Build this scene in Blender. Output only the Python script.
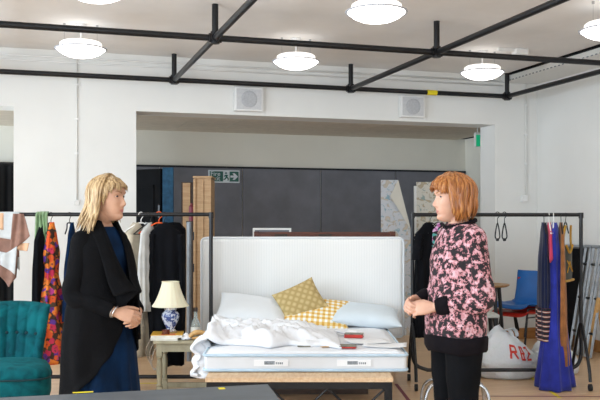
import bpy, bmesh, math, random
from mathutils import Vector, Matrix, noise
random.seed(7)
R = math.radians
PI = math.pi
for o in list(bpy.data.objects):
    bpy.data.objects.remove(o)
SC = bpy.context.scene
COL = SC.collection

# ------------------------------------------------------------------ camera
FPX, CX, HY, EYE, YAW = 854.0, 300.0, 222.0, 1.40, R(17.2)
cd = bpy.data.cameras.new('camera')
cd.sensor_width = 36.0
cd.lens = 36.0 * FPX / 600.0
cd.shift_y = (HY - 200.0) / 600.0
cam = bpy.data.objects.new('camera', cd)
COL.objects.link(cam)
cam.location = (0, 0, EYE)
cam.rotation_euler = (R(90), 0, -YAW)
SC.camera = cam
# ------------------------------------------------------------------ world, daylight, added alcove fill, exposure
w = bpy.data.worlds.new('world')
SC.world = w
w.use_nodes = True
w.node_tree.nodes['Background'].inputs[0].default_value = (0.75, 0.87, 1.0, 1)
w.node_tree.nodes['Background'].inputs[1].default_value = 1.0
SC.view_settings.view_transform = 'Standard'
SC.view_settings.look = 'None'
SC.view_settings.gamma = 1.0
SC.view_settings.use_curve_mapping = False
SC.view_settings.exposure = 0.25
LAMP_E = 7.0
DAY_FILL_W = 85.0


def window_or_fill(loc, rot, sx, sy, power):
    l = bpy.data.lights.new('window_and_fill_light', 'AREA')
    l.shape = 'RECTANGLE'
    l.size, l.size_y = sx, sy
    l.energy = power
    l.color = (0.75, 0.88, 1.0)
    o = bpy.data.objects.new('window_and_fill_light', l)
    COL.objects.link(o)
    o.location = loc
    o.rotation_euler = rot
    return o


WIN_Y = (0.0, 2.6, 5.2)
for wy in WIN_Y:
    window_or_fill((-3.55, wy, 1.75), (0, R(-90), 0), 1.7, 1.8, DAY_FILL_W * 1.35)
for wx in (-1.5, 1.2, 3.9):
    window_or_fill((wx, -2.95, 1.75), (R(90), 0, R(0)), 1.9, 1.7, DAY_FILL_W * 0.4)
window_or_fill((-3.5, 10.37, 1.6), (0, R(-90), 0), 1.7, 1.7, DAY_FILL_W * 1.7)  # added fill to brighten the alcove; the wall behind has no window

# ------------------------------------------------------------------ frame helpers
CY, SY = math.cos(YAW), math.sin(YAW)


def W(xc, d, z=0.0):                      # metres right of / in front of the photographer -> room
    return Vector((xc * CY + d * SY, -xc * SY + d * CY, z))


def P(px, py, d):
    return W((px - CX) / FPX * d, d, EYE - (py - HY) / FPX * d)


def XC(px, d):
    return (px - CX) / FPX * d


def ZZ(py, d):
    return EYE - (py - HY) / FPX * d


# ------------------------------------------------------------------ materials
def lin(c):
    if isinstance(c, str):
        c = [int(c[i:i + 2], 16) / 255 for i in (0, 2, 4)]
    return tuple(x / 12.92 if x <= 0.04045 else ((x + 0.055) / 1.055) ** 2.4 for x in c) + (1.0,)


MATS = {}


class NT:
    def __init__(s, name, rough=0.6, metal=0.0):
        s.m = bpy.data.materials.new(name)
        s.m.use_nodes = True
        s.t = s.m.node_tree
        s.b = s.t.nodes['Principled BSDF']
        s.b.inputs['Roughness'].default_value = rough
        s.b.inputs['Metallic'].default_value = metal
        s.tc = None
        MATS[name] = s.m

    def n(s, ty, **kw):
        nd = s.t.nodes.new(ty)
        for k, v in kw.items():
            if k in nd.inputs:
                nd.inputs[k].default_value = v
            else:
                setattr(nd, k, v)
        return nd

    def l(s, a, b):
        s.t.links.new(a, b)

    def co(s, scale=(1, 1, 1), rot=(0, 0, 0), loc=(0, 0, 0)):
        if not s.tc:
            s.tc = s.n('ShaderNodeTexCoord')
        mp = s.n('ShaderNodeMapping')
        mp.inputs['Scale'].default_value = scale
        mp.inputs['Rotation'].default_value = rot
        mp.inputs['Location'].default_value = loc
        s.l(s.tc.outputs['Object'], mp.inputs[0])
        return mp.outputs[0]

    def noise(s, scale, detail=3, co=None, dist=0.0, rough=0.5):
        nd = s.n('ShaderNodeTexNoise')
        nd.inputs['Scale'].default_value = scale
        nd.inputs['Detail'].default_value = detail
        nd.inputs['Distortion'].default_value = dist
        nd.inputs['Roughness'].default_value = rough
        s.l(co if co else s.co(), nd.inputs['Vector'])
        return nd.outputs[0]

    def ramp(s, fac, stops, const=False):
        r = s.n('ShaderNodeValToRGB')
        if const:
            r.color_ramp.interpolation = 'CONSTANT'
        els = r.color_ramp.elements
        while len(els) < len(stops):
            els.new(0.5)
        for e, (p, c) in zip(els, stops):
            e.position = p
            e.color = lin(c)
        s.l(fac, r.inputs[0])
        return r.outputs[0]

    def mix(s, fac, a, b, mode='MIX'):
        m = s.n('ShaderNodeMix', data_type='RGBA', blend_type=mode)
        for v, i in ((fac, 0), (a, 6), (b, 7)):
            if hasattr(v, 'is_linked'):
                s.l(v, m.inputs[i])
            elif i == 0:
                m.inputs[i].default_value = v
            else:
                m.inputs[i].default_value = lin(v)
        return m.outputs[2]

    def col(s, v):
        if hasattr(v, 'is_linked'):
            s.l(v, s.b.inputs['Base Color'])
        else:
            s.b.inputs['Base Color'].default_value = lin(v)
        return s

    def bump(s, h, strength=0.3, dist=0.01):
        b = s.n('ShaderNodeBump')
        b.inputs['Strength'].default_value = strength
        b.inputs['Distance'].default_value = dist
        s.l(h, b.inputs['Height'])
        s.l(b.outputs[0], s.b.inputs['Normal'])
        return s


def plain(name, c, rough=0.6, metal=0.0, var=0.08, sc=6.0, bump=0.0, bsc=60.0):
    t = NT(name, rough, metal)
    rgb = [int(c[i:i + 2], 16) / 255 for i in (0, 2, 4)]
    lo = tuple(max(0, x * (1 - var)) for x in rgb)
    hi = tuple(min(1, x * (1 + var)) for x in rgb)
    t.col(t.ramp(t.noise(sc, 4), [(0.3, lo), (0.7, hi)]))
    if bump:
        t.bump(t.noise(bsc, 3), bump, 0.004)
    return t.m


def cloth(name, c, var=0.12, sc=14.0, bump=0.25, bsc=180.0, rough=0.9, sheen=0.2):
    m = plain(name, c, rough, 0, var, sc, bump, bsc)
    m.node_tree.nodes['Principled BSDF'].inputs['Sheen Weight'].default_value = sheen
    m.node_tree.nodes['Principled BSDF'].inputs['Specular IOR Level'].default_value = 0.12
    return m


def wood(name, a, b, scale=(1, 12, 12), rough=0.5, sc=3.0):
    t = NT(name, rough)
    n = t.noise(sc, 6, t.co(scale), 0.6)
    t.col(t.ramp(n, [(0.3, a), (0.7, b)]))
    t.bump(n, 0.12, 0.004)
    return t.m


plain('wall_paint', 'e6e6e3', 0.75, 0, 0.012, 1.5, 0.05, 90)
plain('wall_rear_paint', 'e6e2d6', 0.75, 0, 0.015, 1.5)
plain('ceiling_paint', 'edebe9', 0.85, 0, 0.02, 2.0, 0.08, 120)
plain('tile_ceiling', 'dbd1c0', 0.9, 0, 0.03, 8.0, 0.1, 200)
plain('white_gloss', 'e9e9e8', 0.35, 0, 0.01)
plain('lamp_rim', 'c3c7cf', 0.4, 0, 0.01)
plain('white_trim', 'e2e1dd', 0.45, 0, 0.02)
plain('speaker_grille', 'c9cacc', 0.6, 0, 0.03, 40)
plain('grey_panel', '74757c', 0.85, 0, 0.06, 4.0, 0.2, 150)
plain('dark_gap', '24252a', 0.9)
plain('black_steel', '17181b', 0.38, 0.3, 0.15, 20)
plain('black_paint', '101114', 0.8, 0, 0.15, 8).node_tree.nodes['Principled BSDF'].inputs['Specular IOR Level'].default_value = 0.12
plain('rubber', '1b1b1c', 0.7)
plain('chrome', 'b9bcc0', 0.22, 0.95, 0.05)
plain('alu', '8d9399', 0.42, 0.5, 0.1, 10)
plain('yellow_tape', 'e8d21c', 0.5, 0, 0.04)
plain('maroon_tape', '7a2b3c', 0.5, 0, 0.06)
plain('black_cloth', '121317', 0.9)
plain('speaker_cone', 'b4b6ba', 0.6, 0, 0.05, 60)
plain('orange_plastic', 'ea5a1c', 0.35, 0, 0.03)
plain('white_plastic', 'e8e8e6', 0.35, 0, 0.02)
plain('blue_plastic', '0f5da6', 0.35, 0, 0.06, 5)
plain('red_plastic', 'b92b1c', 0.4, 0, 0.06, 5)
plain('steel_leg', '2a2a2c', 0.4, 0.4)
plain('blue_flat', '336488', 0.8, 0, 0.12, 20)
plain('paper', 'edeef0', 0.7, 0, 0.01)
plain('print_grey', '80868c', 0.7, 0, 0.25, 60)
plain('red_book', 'b8322a', 0.5, 0, 0.1, 10)
plain('book_grey', '6f6a5c', 0.5, 0, 0.25, 30)
plain('sign_green', '08584c', 0.45, 0, 0.04)
plain('sign_white', 'd5dde2', 0.45, 0, 0.02)
plain('grey_top', 'c9c9c2', 0.5, 0, 0.05)
plain('silver', 'c8c8c8', 0.25, 0.9, 0.05)
wood('pale_wood', 'b08a60', 'c6a47c', (2, 2, 14), 0.55)
wood('ply_wood', 'd0ab84', 'e4c9a6', (14, 2, 14), 0.6)
wood('brown_wood', '431f12', '6b3620', (2, 14, 14), 0.45)
wood('table_wood', '8b6840', 'b08a5c', (3, 14, 14), 0.5)
wood('skirting_wood', 'a87442', 'bd8a55', (1, 10, 10), 0.4)
wood('chair_leg_wood', 'b8763c', 'cf9252', (10, 10, 2), 0.45)
wood('olive_paint', '8f8870', 'a8a086', (6, 6, 2), 0.6)
wood('tan_wood', 'b98a4f', 'd6ae74', (8, 8, 8), 0.5)
wood('dark_board', '2c211b', '463428', (3, 14, 14), 0.6)

t = NT('floor_wood', 0.32)
n1 = t.noise(2.2, 6, t.co((1.0, 14, 1)), 0.4)
br = t.n('ShaderNodeTexBrick')
br.inputs['Scale'].default_value = 1.0
br.inputs['Brick Width'].default_value = 1.6
br.inputs['Row Height'].default_value = 0.075
br.inputs['Mortar Size'].default_value = 0.0012
br.inputs['Color1'].default_value = lin('cfa880')
br.inputs['Color2'].default_value = lin('dcba94')
br.inputs['Mortar'].default_value = lin('9a7450')
t.l(t.co(), br.inputs['Vector'])
t.col(t.mix(0.35, br.outputs[0], t.ramp(n1, [(0.3, 'c09a72'), (0.7, 'e2c4a0')]), 'MIX'))

t = NT('black_table', 0.42)
n1 = t.noise(5, 6, t.co((1, 3, 1)))
t.col(t.ramp(n1, [(0.35, '484e54'), (0.75, '565d63')]))

t = NT('teal_velvet', 0.85)
t.b.inputs['Specular IOR Level'].default_value = 0.15
t.col(t.ramp(t.noise(9, 4, dist=1.0), [(0.35, '013a42'), (0.5, '024b52'), (0.7, '055a60')]))
t.b.inputs['Sheen Weight'].default_value = 0.12
t.b.inputs['Sheen Tint'].default_value = lin('3fb5b8')
t.bump(t.noise(25, 3), 0.25, 0.006)
plain('teal_piping', '012c32', 0.9)

cloth('coat_black', '0c0c0e', 0.2, 30, 0.45, 140, 0.95, 0.0)
cloth('trouser_black', '0e0f12', 0.15, 10, 0.25, 60, 0.95, 0.0)
cloth('dress_blue', '081f3a', 0.25, 8, 0.3, 120, 0.9, 0.0)
cloth('trim_black', '131014', 0.12, 20, 0.2, 150, 0.95, 0.0)
cloth('garment_black', '0d0e12', 0.15, 10, 0.2, 180, 0.95, 0.0)
cloth('garment_navy', '151d3a', 0.15, 10, 0.2)
cloth('garment_royal', '272f86', 0.14, 8, 0.2)
cloth('garment_pink', 'c4405e', 0.12, 8, 0.2)
cloth('garment_brown', '8a5a35', 0.15, 12, 0.2)
cloth('garment_beige', 'b5ab98', 0.1, 10, 0.2)
cloth('garment_grey', 'bfc0be', 0.08, 10, 0.2)
cloth('garment_green', '2b2f22', 0.14, 12, 0.2)
cloth('trim_yellow', 'b88a22', 0.12, 20, 0.2)
cloth('scarf_green', '7f9a74', 0.12, 14, 0.2)
cloth('sheet_white', 'e8eaee', 0.015, 4, 0.12, 50, 0.85)
cloth('pillow_white', 'dfe3e6', 0.015, 4, 0.1, 60, 0.85)
cloth('pillow_blue', 'd2dde4', 0.02, 4, 0.1, 60, 0.85)
cloth('piping_blue', 'b9cfdf', 0.04, 10, 0.1)
cloth('mattress_side', 'dcdee1', 0.015, 6, 0.15, 80)
cloth('curtain_black', '0e0f12', 0.2, 6, 0.2)
cloth('hem_beige', 'a09384', 0.1)

t = NT('mattress_quilt', 0.85)                     # white ticking with fine stitched stripes
wv = t.n('ShaderNodeTexWave', bands_direction='X')
wv.inputs['Scale'].default_value = 14.0
wv.inputs['Distortion'].default_value = 0.6
t.l(t.co(), wv.inputs['Vector'])
t.col(t.ramp(wv.outputs[0], [(0.0, 'e3e5e4'), (0.3, 'e9eae9')]))
t.bump(wv.outputs[0], 0.14, 0.004)

t = NT('mustard', 0.85)
g = []
for ax in ('X', 'Y'):
    wv = t.n('ShaderNodeTexWave', bands_direction=ax)
    wv.inputs['Scale'].default_value = 6.5
    wv.inputs['Distortion'].default_value = 0.5
    t.l(t.co((1, 1, 1), (0, 0, R(45))), wv.inputs['Vector'])
    g.append(wv.outputs[0])
mul = t.n('ShaderNodeMath', operation='MULTIPLY')
t.l(g[0], mul.inputs[0]); t.l(g[1], mul.inputs[1])
t.col(t.ramp(mul.outputs[0], [(0.0, 'ab945f'), (0.4, 'bfa975'), (1.0, 'c8b383')]))
t.bump(mul.outputs[0], 0.35, 0.008)

t = NT('yellow_check', 0.85)
g = []
for ax in ('X', 'Y'):
    wv = t.n('ShaderNodeTexWave', bands_direction=ax)
    wv.inputs['Scale'].default_value = 7.0
    t.l(t.co(), wv.inputs['Vector'])
    st = t.n('ShaderNodeMath', operation='GREATER_THAN')
    t.l(wv.outputs[0], st.inputs[0])
    st.inputs[1].default_value = 0.5
    g.append(st.outputs[0])
ad = t.n('ShaderNodeMath', operation='ADD')
t.l(g[0], ad.inputs[0]); t.l(g[1], ad.inputs[1])
dv = t.n('ShaderNodeMath', operation='DIVIDE')
t.l(ad.outputs[0], dv.inputs[0]); dv.inputs[1].default_value = 2.0
t.col(t.ramp(dv.outputs[0], [(0.0, 'eeeeea'), (0.5, 'e6cb8c'), (1.0, 'd6a446')]))

t = NT('sweater_print', 0.85)                      # pink blossom print on black
n1 = t.noise(34, 4, dist=0.15, rough=0.6)
n2 = t.noise(70, 3, t.co(loc=(3, 1, 2)))
base = t.ramp(n1, [(0.0, '1b171c'), (0.478, '1b171c'), (0.503, 'a3696f'), (0.55, 'bd858c'), (0.63, 'cfaab2'), (1.0, 'd8c2cc')])
t.col(t.mix(t.ramp(n2, [(0.57, '000000'), (0.61, 'ffffff')]), base, '241b22'))
t.bump(t.noise(9, 3), 0.3, 0.02)

t = NT('floral_orange', 0.8)
vo = t.n('ShaderNodeTexVoronoi')
vo.inputs['Scale'].default_value = 23.0
nz = t.n('ShaderNodeTexNoise'); nz.inputs['Scale'].default_value = 30.0
t.l(t.co(), nz.inputs['Vector'])
vm = t.n('ShaderNodeVectorMath', operation='SCALE'); vm.inputs['Scale'].default_value = 0.035
t.l(nz.outputs['Color'], vm.inputs[0])
va = t.n('ShaderNodeVectorMath', operation='ADD')
t.l(t.co(), va.inputs[0]); t.l(vm.outputs[0], va.inputs[1])
t.l(va.outputs[0], vo.inputs['Vector'])
sp = t.n('ShaderNodeSeparateColor')
t.l(vo.outputs['Color'], sp.inputs[0])
c1 = t.ramp(sp.outputs[0], [(0, 'd8541e'), (0.3, 'c22a4e'), (0.45, 'e07a28'), (0.68, '5d2f8e'), (0.82, '4a3520'), (0.92, 'b83a86')], True)
c2 = t.mix(t.ramp(vo.outputs['Distance'], [(0.62, '000000'), (0.72, 'ffffff')]), c1, '3a2418')
c3 = t.mix(t.ramp(vo.outputs['Distance'], [(0.14, 'ffffff'), (0.2, '000000')]), c2, '6a2130')
t.col(c3)

t = NT('floral_bits', 0.8)
vo = t.n('ShaderNodeTexVoronoi'); vo.inputs['Scale'].default_value = 40.0
t.l(t.co(), vo.inputs['Vector'])
sp = t.n('ShaderNodeSeparateColor'); t.l(vo.outputs['Color'], sp.inputs[0])
t.col(t.ramp(sp.outputs[0], [(0, '14151a'), (0.45, 'a65a94'), (0.62, '4e9a94'), (0.78, 'c6a0c0'), (0.88, '14151a')], True))

t = NT('scarf_check', 0.85)
ch = t.n('ShaderNodeTexVoronoi'); ch.inputs['Scale'].default_value = 9.0
t.l(t.co((1, 1, 0.7)), ch.inputs['Vector'])
sp = t.n('ShaderNodeSeparateColor'); t.l(ch.outputs['Color'], sp.inputs[0])
t.col(t.ramp(sp.outputs[0], [(0, 'cfd0ce'), (0.5, '8a6a5c'), (0.75, 'd9a57c'), (0.85, 'c9cbca')], True))
cloth('scarf_brown', '8b6a5d', 0.1)
cloth('scarf_white', 'bfc2c2', 0.05)
cloth('scarf_peach', 'd8ad8c', 0.08)

t = NT('wallpaper', 0.8)
n1 = t.noise(11, 3, dist=1.2)
n2 = t.noise(17, 3, t.co(loc=(5, 2, 9)), 1.5)
base = t.ramp(n1, [(0.0, 'c3c6cb'), (0.54, 'c6c8cc'), (0.58, 'b3aa9c'), (0.66, 'c7b9a6')])
t.col(t.mix(t.ramp(n2, [(0.60, '000000'), (0.64, 'ffffff')]), base, '8fabb6'))
t = NT('wallpaper_beige', 0.8)
n1 = t.noise(11, 3, dist=1.2)
n2 = t.noise(17, 3, t.co(loc=(5, 2, 9)), 1.5)
base = t.ramp(n1, [(0.0, 'cbc5b8'), (0.54, 'cdc8bc'), (0.58, 'a89a80'), (0.66, 'b7a68c')])
t.col(t.mix(t.ramp(n2, [(0.60, '000000'), (0.64, 'ffffff')]), base, '93a09a'))
plain('paper_back', 'd8d4c8', 0.8, 0, 0.02)

t = NT('china_blue', 0.12)
n1 = t.noise(24, 2, dist=1.5)
t.col(t.ramp(n1, [(0.0, '2b3f78'), (0.47, '3a4f86'), (0.52, 'c3cad8'), (1.0, 'd3d8e2')]))
t.b.inputs['Coat Weight'].default_value = 0.5

t = NT('shade_cream', 0.8)
t.col('e6d9bd')
t.b.inputs['Transmission Weight'].default_value = 0.0
t.b.inputs['Subsurface Weight'].default_value = 0.15
t.bump(t.noise(60, 2, t.co((1, 1, 0.1))), 0.2, 0.004)

t = NT('glass', 0.05)
t.col('e8f0ee')
t.b.inputs['Transmission Weight'].default_value = 0.85
t.b.inputs['IOR'].default_value = 0.9
t = NT('amber_glass', 0.08)
t.col('8a4a3a')
t.b.inputs['Transmission Weight'].default_value = 0.6
t = NT('bag_plastic', 0.3)
t.col('dfe3e6')
t.b.inputs['Transmission Weight'].default_value = 0.12
t.b.inputs['Subsurface Weight'].default_value = 0.1
t.bump(t.noise(22, 4, dist=1.0), 0.6, 0.02)

t = NT('lamp_glow', 0.4)
t.col('ffffff')
t.b.inputs['Emission Color'].default_value = (1.0, 0.96, 0.90, 1)
t.b.inputs['Emission Strength'].default_value = LAMP_E

t = NT('lamp_top_glow', 0.4)
t.col('ffffff')
t.b.inputs['Emission Color'].default_value = (1.0, 0.95, 0.88, 1)
t.b.inputs['Emission Strength'].default_value = 0.9

t = NT('exit_glow', 0.4)
t.col('0a7a50')
t.b.inputs['Emission Color'].default_value = lin('18a070')
t.b.inputs['Emission Strength'].default_value = 0.6


def skin(name, a, b):
    t = NT(name, 0.5)
    t.col(t.ramp(t.noise(22, 3), [(0.3, a), (0.7, b)]))
    t.b.inputs['Subsurface Weight'].default_value = 0.12
    t.b.inputs['Subsurface Radius'].default_value = (0.01, 0.004, 0.002)
    return t.m


skin('skin_warm', 'b78a70', 'c4987e')
skin('skin_pale', 'c89a84', 'd2a790')
skin('lips', 'a8625a', 'b5706a')
skin('lips_pale', 'b9746c', 'c3807a')
plain('brow_blonde', '8d6a4c', 0.8)
plain('brow_red', 'a8754e', 0.8)
plain('eye_white', 'd8d4d0', 0.25)
plain('iris', '3c4a52', 0.2)
plain('lash', '33241d', 0.7)


def hair_mat(name, stops):
    t = NT(name, 0.42)
    n = t.noise(10, 4, t.co((9, 9, 1.0)), 0.3)
    t.col(t.ramp(n, stops))
    t.b.inputs['Anisotropic'].default_value = 0.4
    t.bump(t.noise(40, 2, t.co((9, 9, 0.8))), 0.35, 0.003)


hair_mat('hair_blonde', [(0.25, '6b543c'), (0.45, 'a3855c'), (0.6, 'bda076'), (0.8, 'd0b892')])
hair_mat('hair_copper', [(0.25, '5e3216'), (0.45, '955a2a'), (0.6, 'ad7038'), (0.8, 'c79a60')])


# ------------------------------------------------------------------ mesh builder
class MB:
    def __init__(s):
        s.v, s.f, s.mi = [], [], []
        s.cur = 0

    def add(s, vs, fs):
        b = len(s.v)
        s.v += [Vector(x) for x in vs]
        for f in fs:
            s.f.append([i + b for i in f])
            s.mi.append(s.cur)
        return s

    def box(s, c, size, rot=None):
        c = Vector(c)
        hx, hy, hz = [q / 2 for q in size]
        vs = [Vector((x, y, z)) for x in (-hx, hx) for y in (-hy, hy) for z in (-hz, hz)]
        if rot is not None:
            m = rot if isinstance(rot, Matrix) else Matrix.Rotation(rot, 3, 'Z')
            vs = [m @ q for q in vs]
        return s.add([q + c for q in vs], [(0, 1, 3, 2), (4, 6, 7, 5), (0, 4, 5, 1), (2, 3, 7, 6), (0, 2, 6, 4), (1, 5, 7, 3)])

    def bx(s, x0, x1, y0, y1, z0, z1):
        return s.box(((x0 + x1) / 2, (y0 + y1) / 2, (z0 + z1) / 2), (x1 - x0, y1 - y0, z1 - z0))

    def loft(s, rings, cap=True, closed=True):
        n = len(rings[0])
        vs = [p for r in rings for p in r]
        fs = []
        for i in range(len(rings) - 1):
            for j in range(n if closed else n - 1):
                k = (j + 1) % n
                fs.append((i * n + j, i * n + k, (i + 1) * n + k, (i + 1) * n + j))
        if cap and closed:
            fs.append(tuple(reversed(range(n))))
            fs.append(tuple((len(rings) - 1) * n + j for j in range(n)))
        return s.add(vs, fs)

    def tube(s, pts, rad, n=10, cap=True, flat=1.0, up=None):
        pts = [Vector(p) for p in pts]
        if not isinstance(rad, (list, tuple)):
            rad = [rad] * len(pts)
        rings = []
        u = None
        for i, p in enumerate(pts):
            d = (pts[min(i + 1, len(pts) - 1)] - pts[max(i - 1, 0)])
            if d.length < 1e-9:
                d = Vector((0, 0, 1))
            d.normalize()
            if u is None:
                ref = Vector(up) if up is not None else (Vector((0, 0, 1)) if abs(d.z) < 0.9 else Vector((1, 0, 0)))
                u = (ref - d * ref.dot(d)).normalized()
            else:
                u = (u - d * u.dot(d))
                u = u.normalized() if u.length > 1e-6 else d.orthogonal().normalized()
            v = d.cross(u)
            rings.append([p + (u * math.cos(2 * PI * j / n) * flat + v * math.sin(2 * PI * j / n)) * rad[i] for j in range(n)])
        return s.loft(rings, cap)

    def cyl(s, p0, p1, r, n=12, r1=None):
        return s.tube([p0, p1], [r, r if r1 is None else r1], n)

    def lathe(s, prof, n=24, c=(0, 0, 0), flute=0, famp=0.0, cap=False):
        c = Vector(c)
        rings = []
        for r, z in prof:
            rings.append([c + Vector((r * (1 + famp * math.cos(flute * 2 * PI * j / n)) * math.cos(2 * PI * j / n),
                                      r * (1 + famp * math.cos(flute * 2 * PI * j / n)) * math.sin(2 * PI * j / n), z)) for j in range(n)])
        return s.loft(rings, cap)

    def ball(s, c, r, n=12, sq=(1, 1, 1)):
        c = Vector(c)
        m = n // 2 + 1
        rings = []
        for i in range(m):
            a = PI * (0.02 + 0.96 * i / (m - 1))
            rings.append([c + Vector((r * sq[0] * math.sin(a) * math.cos(2 * PI * j / n), r * sq[1] * math.sin(a) * math.sin(2 * PI * j / n), -r * sq[2] * math.cos(a))) for j in range(n)])
        return s.loft(rings)

    def torus(s, c, R_, r, axis='Z', n=24, k=8, mat=None):
        rings = []
        for i in range(n):
            a = 2 * PI * i / n
            ring = []
            for j in range(k):
                b = 2 * PI * j / k
                q = Vector(((R_ + r * math.cos(b)) * math.cos(a), (R_ + r * math.cos(b)) * math.sin(a), r * math.sin(b)))
                if axis == 'Y':
                    q = Vector((q.x, q.z, q.y))
                if axis == 'X':
                    q = Vector((q.z, q.x, q.y))
                if mat is not None:
                    q = mat @ q
                ring.append(Vector(c) + q)
            rings.append(ring)
        rings.append(rings[0])
        return s.loft(rings, False)

    def sheet(s, fn, nu, nv, th=0.004):
        """closed thin solid over fn(u,v)->Vector, u,v in 0..1"""
        g = [[Vector(fn(i / nu, j / nv)) for j in range(nv + 1)] for i in range(nu + 1)]
        nrm = [[None] * (nv + 1) for _ in range(nu + 1)]
        for i in range(nu + 1):
            for j in range(nv + 1):
                a = g[min(i + 1, nu)][j] - g[max(i - 1, 0)][j]
                b = g[i][min(j + 1, nv)] - g[i][max(j - 1, 0)]
                q = a.cross(b)
                nrm[i][j] = q.normalized() if q.length > 1e-12 else Vector((0, 0, 1))
        A = [g[i][j] + nrm[i][j] * th / 2 for i in range(nu + 1) for j in range(nv + 1)]
        B = [g[i][j] - nrm[i][j] * th / 2 for i in range(nu + 1) for j in range(nv + 1)]
        m = nv + 1
        N = len(A)
        fs = []
        for i in range(nu):
            for j in range(nv):
                q = (i * m + j, (i + 1) * m + j, (i + 1) * m + j + 1, i * m + j + 1)
                fs.append(q)
                fs.append(tuple(N + x for x in reversed(q)))
        for i in range(nu):
            fs.append((i * m, N + i * m, N + (i + 1) * m, (i + 1) * m))
            fs.append((i * m + nv, (i + 1) * m + nv, N + (i + 1) * m + nv, N + i * m + nv))
        for j in range(nv):
            fs.append((j, j + 1, N + j + 1, N + j))
            a = nu * m + j
            fs.append((a, N + a, N + a + 1, a + 1))
        return s.add(A + B, fs)

    def prism(s, pts2, y0, y1, plane='XZ'):
        n = len(pts2)
        def q(a, b, y):
            return (a, y, b) if plane == 'XZ' else ((a, b, y) if plane == 'XY' else (y, a, b))
        vs = [q(a, b, y0) for a, b in pts2] + [q(a, b, y1) for a, b in pts2]
        fs = [tuple(range(n)), tuple(reversed(range(n, 2 * n)))] + [(i, i + n, (i + 1) % n + n, (i + 1) % n) for i in range(n)]
        return s.add(vs, fs)

    def mesh(s, name):
        me = bpy.data.meshes.new(name)
        me.from_pydata([tuple(x) for x in s.v], [], s.f)
        return me

    def build(s, name, mats, parent=None, loc=None, rz=0.0, smooth=False, bevel=0.0, seg=2, sub=0):
        me = s.mesh(name)
        if isinstance(mats, str):
            mats = [mats]
        for q in mats:
            me.materials.append(MATS[q])
        if len(mats) > 1:
            me.polygons.foreach_set('material_index', s.mi)
        bm = bmesh.new()
        bm.from_mesh(me)
        bmesh.ops.recalc_face_normals(bm, faces=bm.faces)
        bm.to_mesh(me)
        bm.free()
        o = bpy.data.objects.new(name, me)
        COL.objects.link(o)
        if loc is not None:
            o.location = loc
        o.rotation_euler = (0, 0, rz)
        if parent is not None:
            o.parent = parent
        if smooth:
            me.polygons.foreach_set('use_smooth', [True] * len(me.polygons))
            if smooth == 'auto':
                me.set_sharp_from_angle(angle=R(40))
        if bevel:
            b = o.modifiers.new('bevel', 'BEVEL')
            b.width = bevel
            b.segments = seg
            b.limit_method = 'ANGLE'
        if sub:
            q = o.modifiers.new('sub', 'SUBSURF')
            q.levels = q.render_levels = sub
        return o


def tag(o, label, cat, group=None, kind=None):
    if label:
        o['label'] = label
    if cat:
        o['category'] = cat
    if group:
        o['group'] = group
    if kind:
        o['kind'] = kind
    return o


def thing(name, label, cat, loc=(0, 0, 0), rz=0.0, group=None):
    o = bpy.data.objects.new(name, None)
    COL.objects.link(o)
    o.empty_display_size = 0.05
    o.location = loc
    o.rotation_euler = (0, 0, rz)
    return tag(o, label, cat, group)


def struct(name, mb, mat, label, cat, parent=None, **kw):
    o = mb.build(name, mat, parent, **kw)
    if parent is None:
        tag(o, label, cat, None, 'structure')
    return o


def copy_tree(o, parent=None):
    c = o.copy()
    COL.objects.link(c)
    c.parent = parent
    for ch in list(o.children):
        copy_tree(ch, c)
    return c


def lerp(a, b, t):
    return a + (b - a) * t


def interp(tab, x):
    if x <= tab[0][0]:
        return tab[0][1]
    for (a, va), (b, vb) in zip(tab, tab[1:]):
        if x <= b:
            t = (x - a) / (b - a)
            t = t * t * (3 - 2 * t) * 0.5 + t * 0.5
            return va + (vb - va) * t
    return tab[-1][1]


def spline(pts, k=6):
    pts = [Vector(p) for p in pts]
    out = []
    for i in range(len(pts) - 1):
        p0, p1, p2, p3 = pts[max(i - 1, 0)], pts[i], pts[i + 1], pts[min(i + 2, len(pts) - 1)]
        for j in range(k):
            t = j / k
            out.append(0.5 * ((2 * p1) + (p2 - p0) * t + (2 * p0 - 5 * p1 + 4 * p2 - p3) * t * t + (3 * p1 - p0 - 3 * p2 + p3) * t ** 3))
    out.append(pts[-1])
    return out


CAMROT = -YAW            # rotation of a thing set square to the photographer

# ================================================================== THE ROOM
X0, X1, Y0, YW, YT = -3.6, 5.78, -3.0, 9.0, 9.35
YR, XR = 11.4, 6.1
ZC, ZO = 3.14, 2.555
struct('floor', MB().bx(X0 - 2, XR + 0.2, Y0, YR + 0.1, -0.1, 0), 'floor_wood', 'pale wooden strip floor of the rehearsal hall', 'floor')
struct('ceiling', MB().bx(X0, X1, Y0, YW, ZC, ZC + 0.1), 'ceiling_paint', 'plain off-white hall ceiling with hanging lamps', 'ceiling')
# back wall: pillar, right pier and headers over two openings
OL, OR_, PL = 1.0, 5.21, -0.21
wb = struct('wall_back', MB().bx(PL, OL, YW, YT, 0, ZC).bx(OR_, X1 + 0.3, YW, YT, 0, ZC).bx(OL, OR_, YW, YT, ZO, ZC).bx(-2.6, PL, YW, YT, ZO, ZC).bx(X0 - 0.2, -2.6, YW, YT, 0, ZC),
            'wall_paint', 'white painted back wall with two wide square openings', 'wall')
struct('wall_right', MB().bx(X1, X1 + 0.2, Y0, YW, 0, ZC), 'wall_paint', 'white painted wall on the right beyond the leaning boards', 'wall')
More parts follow.
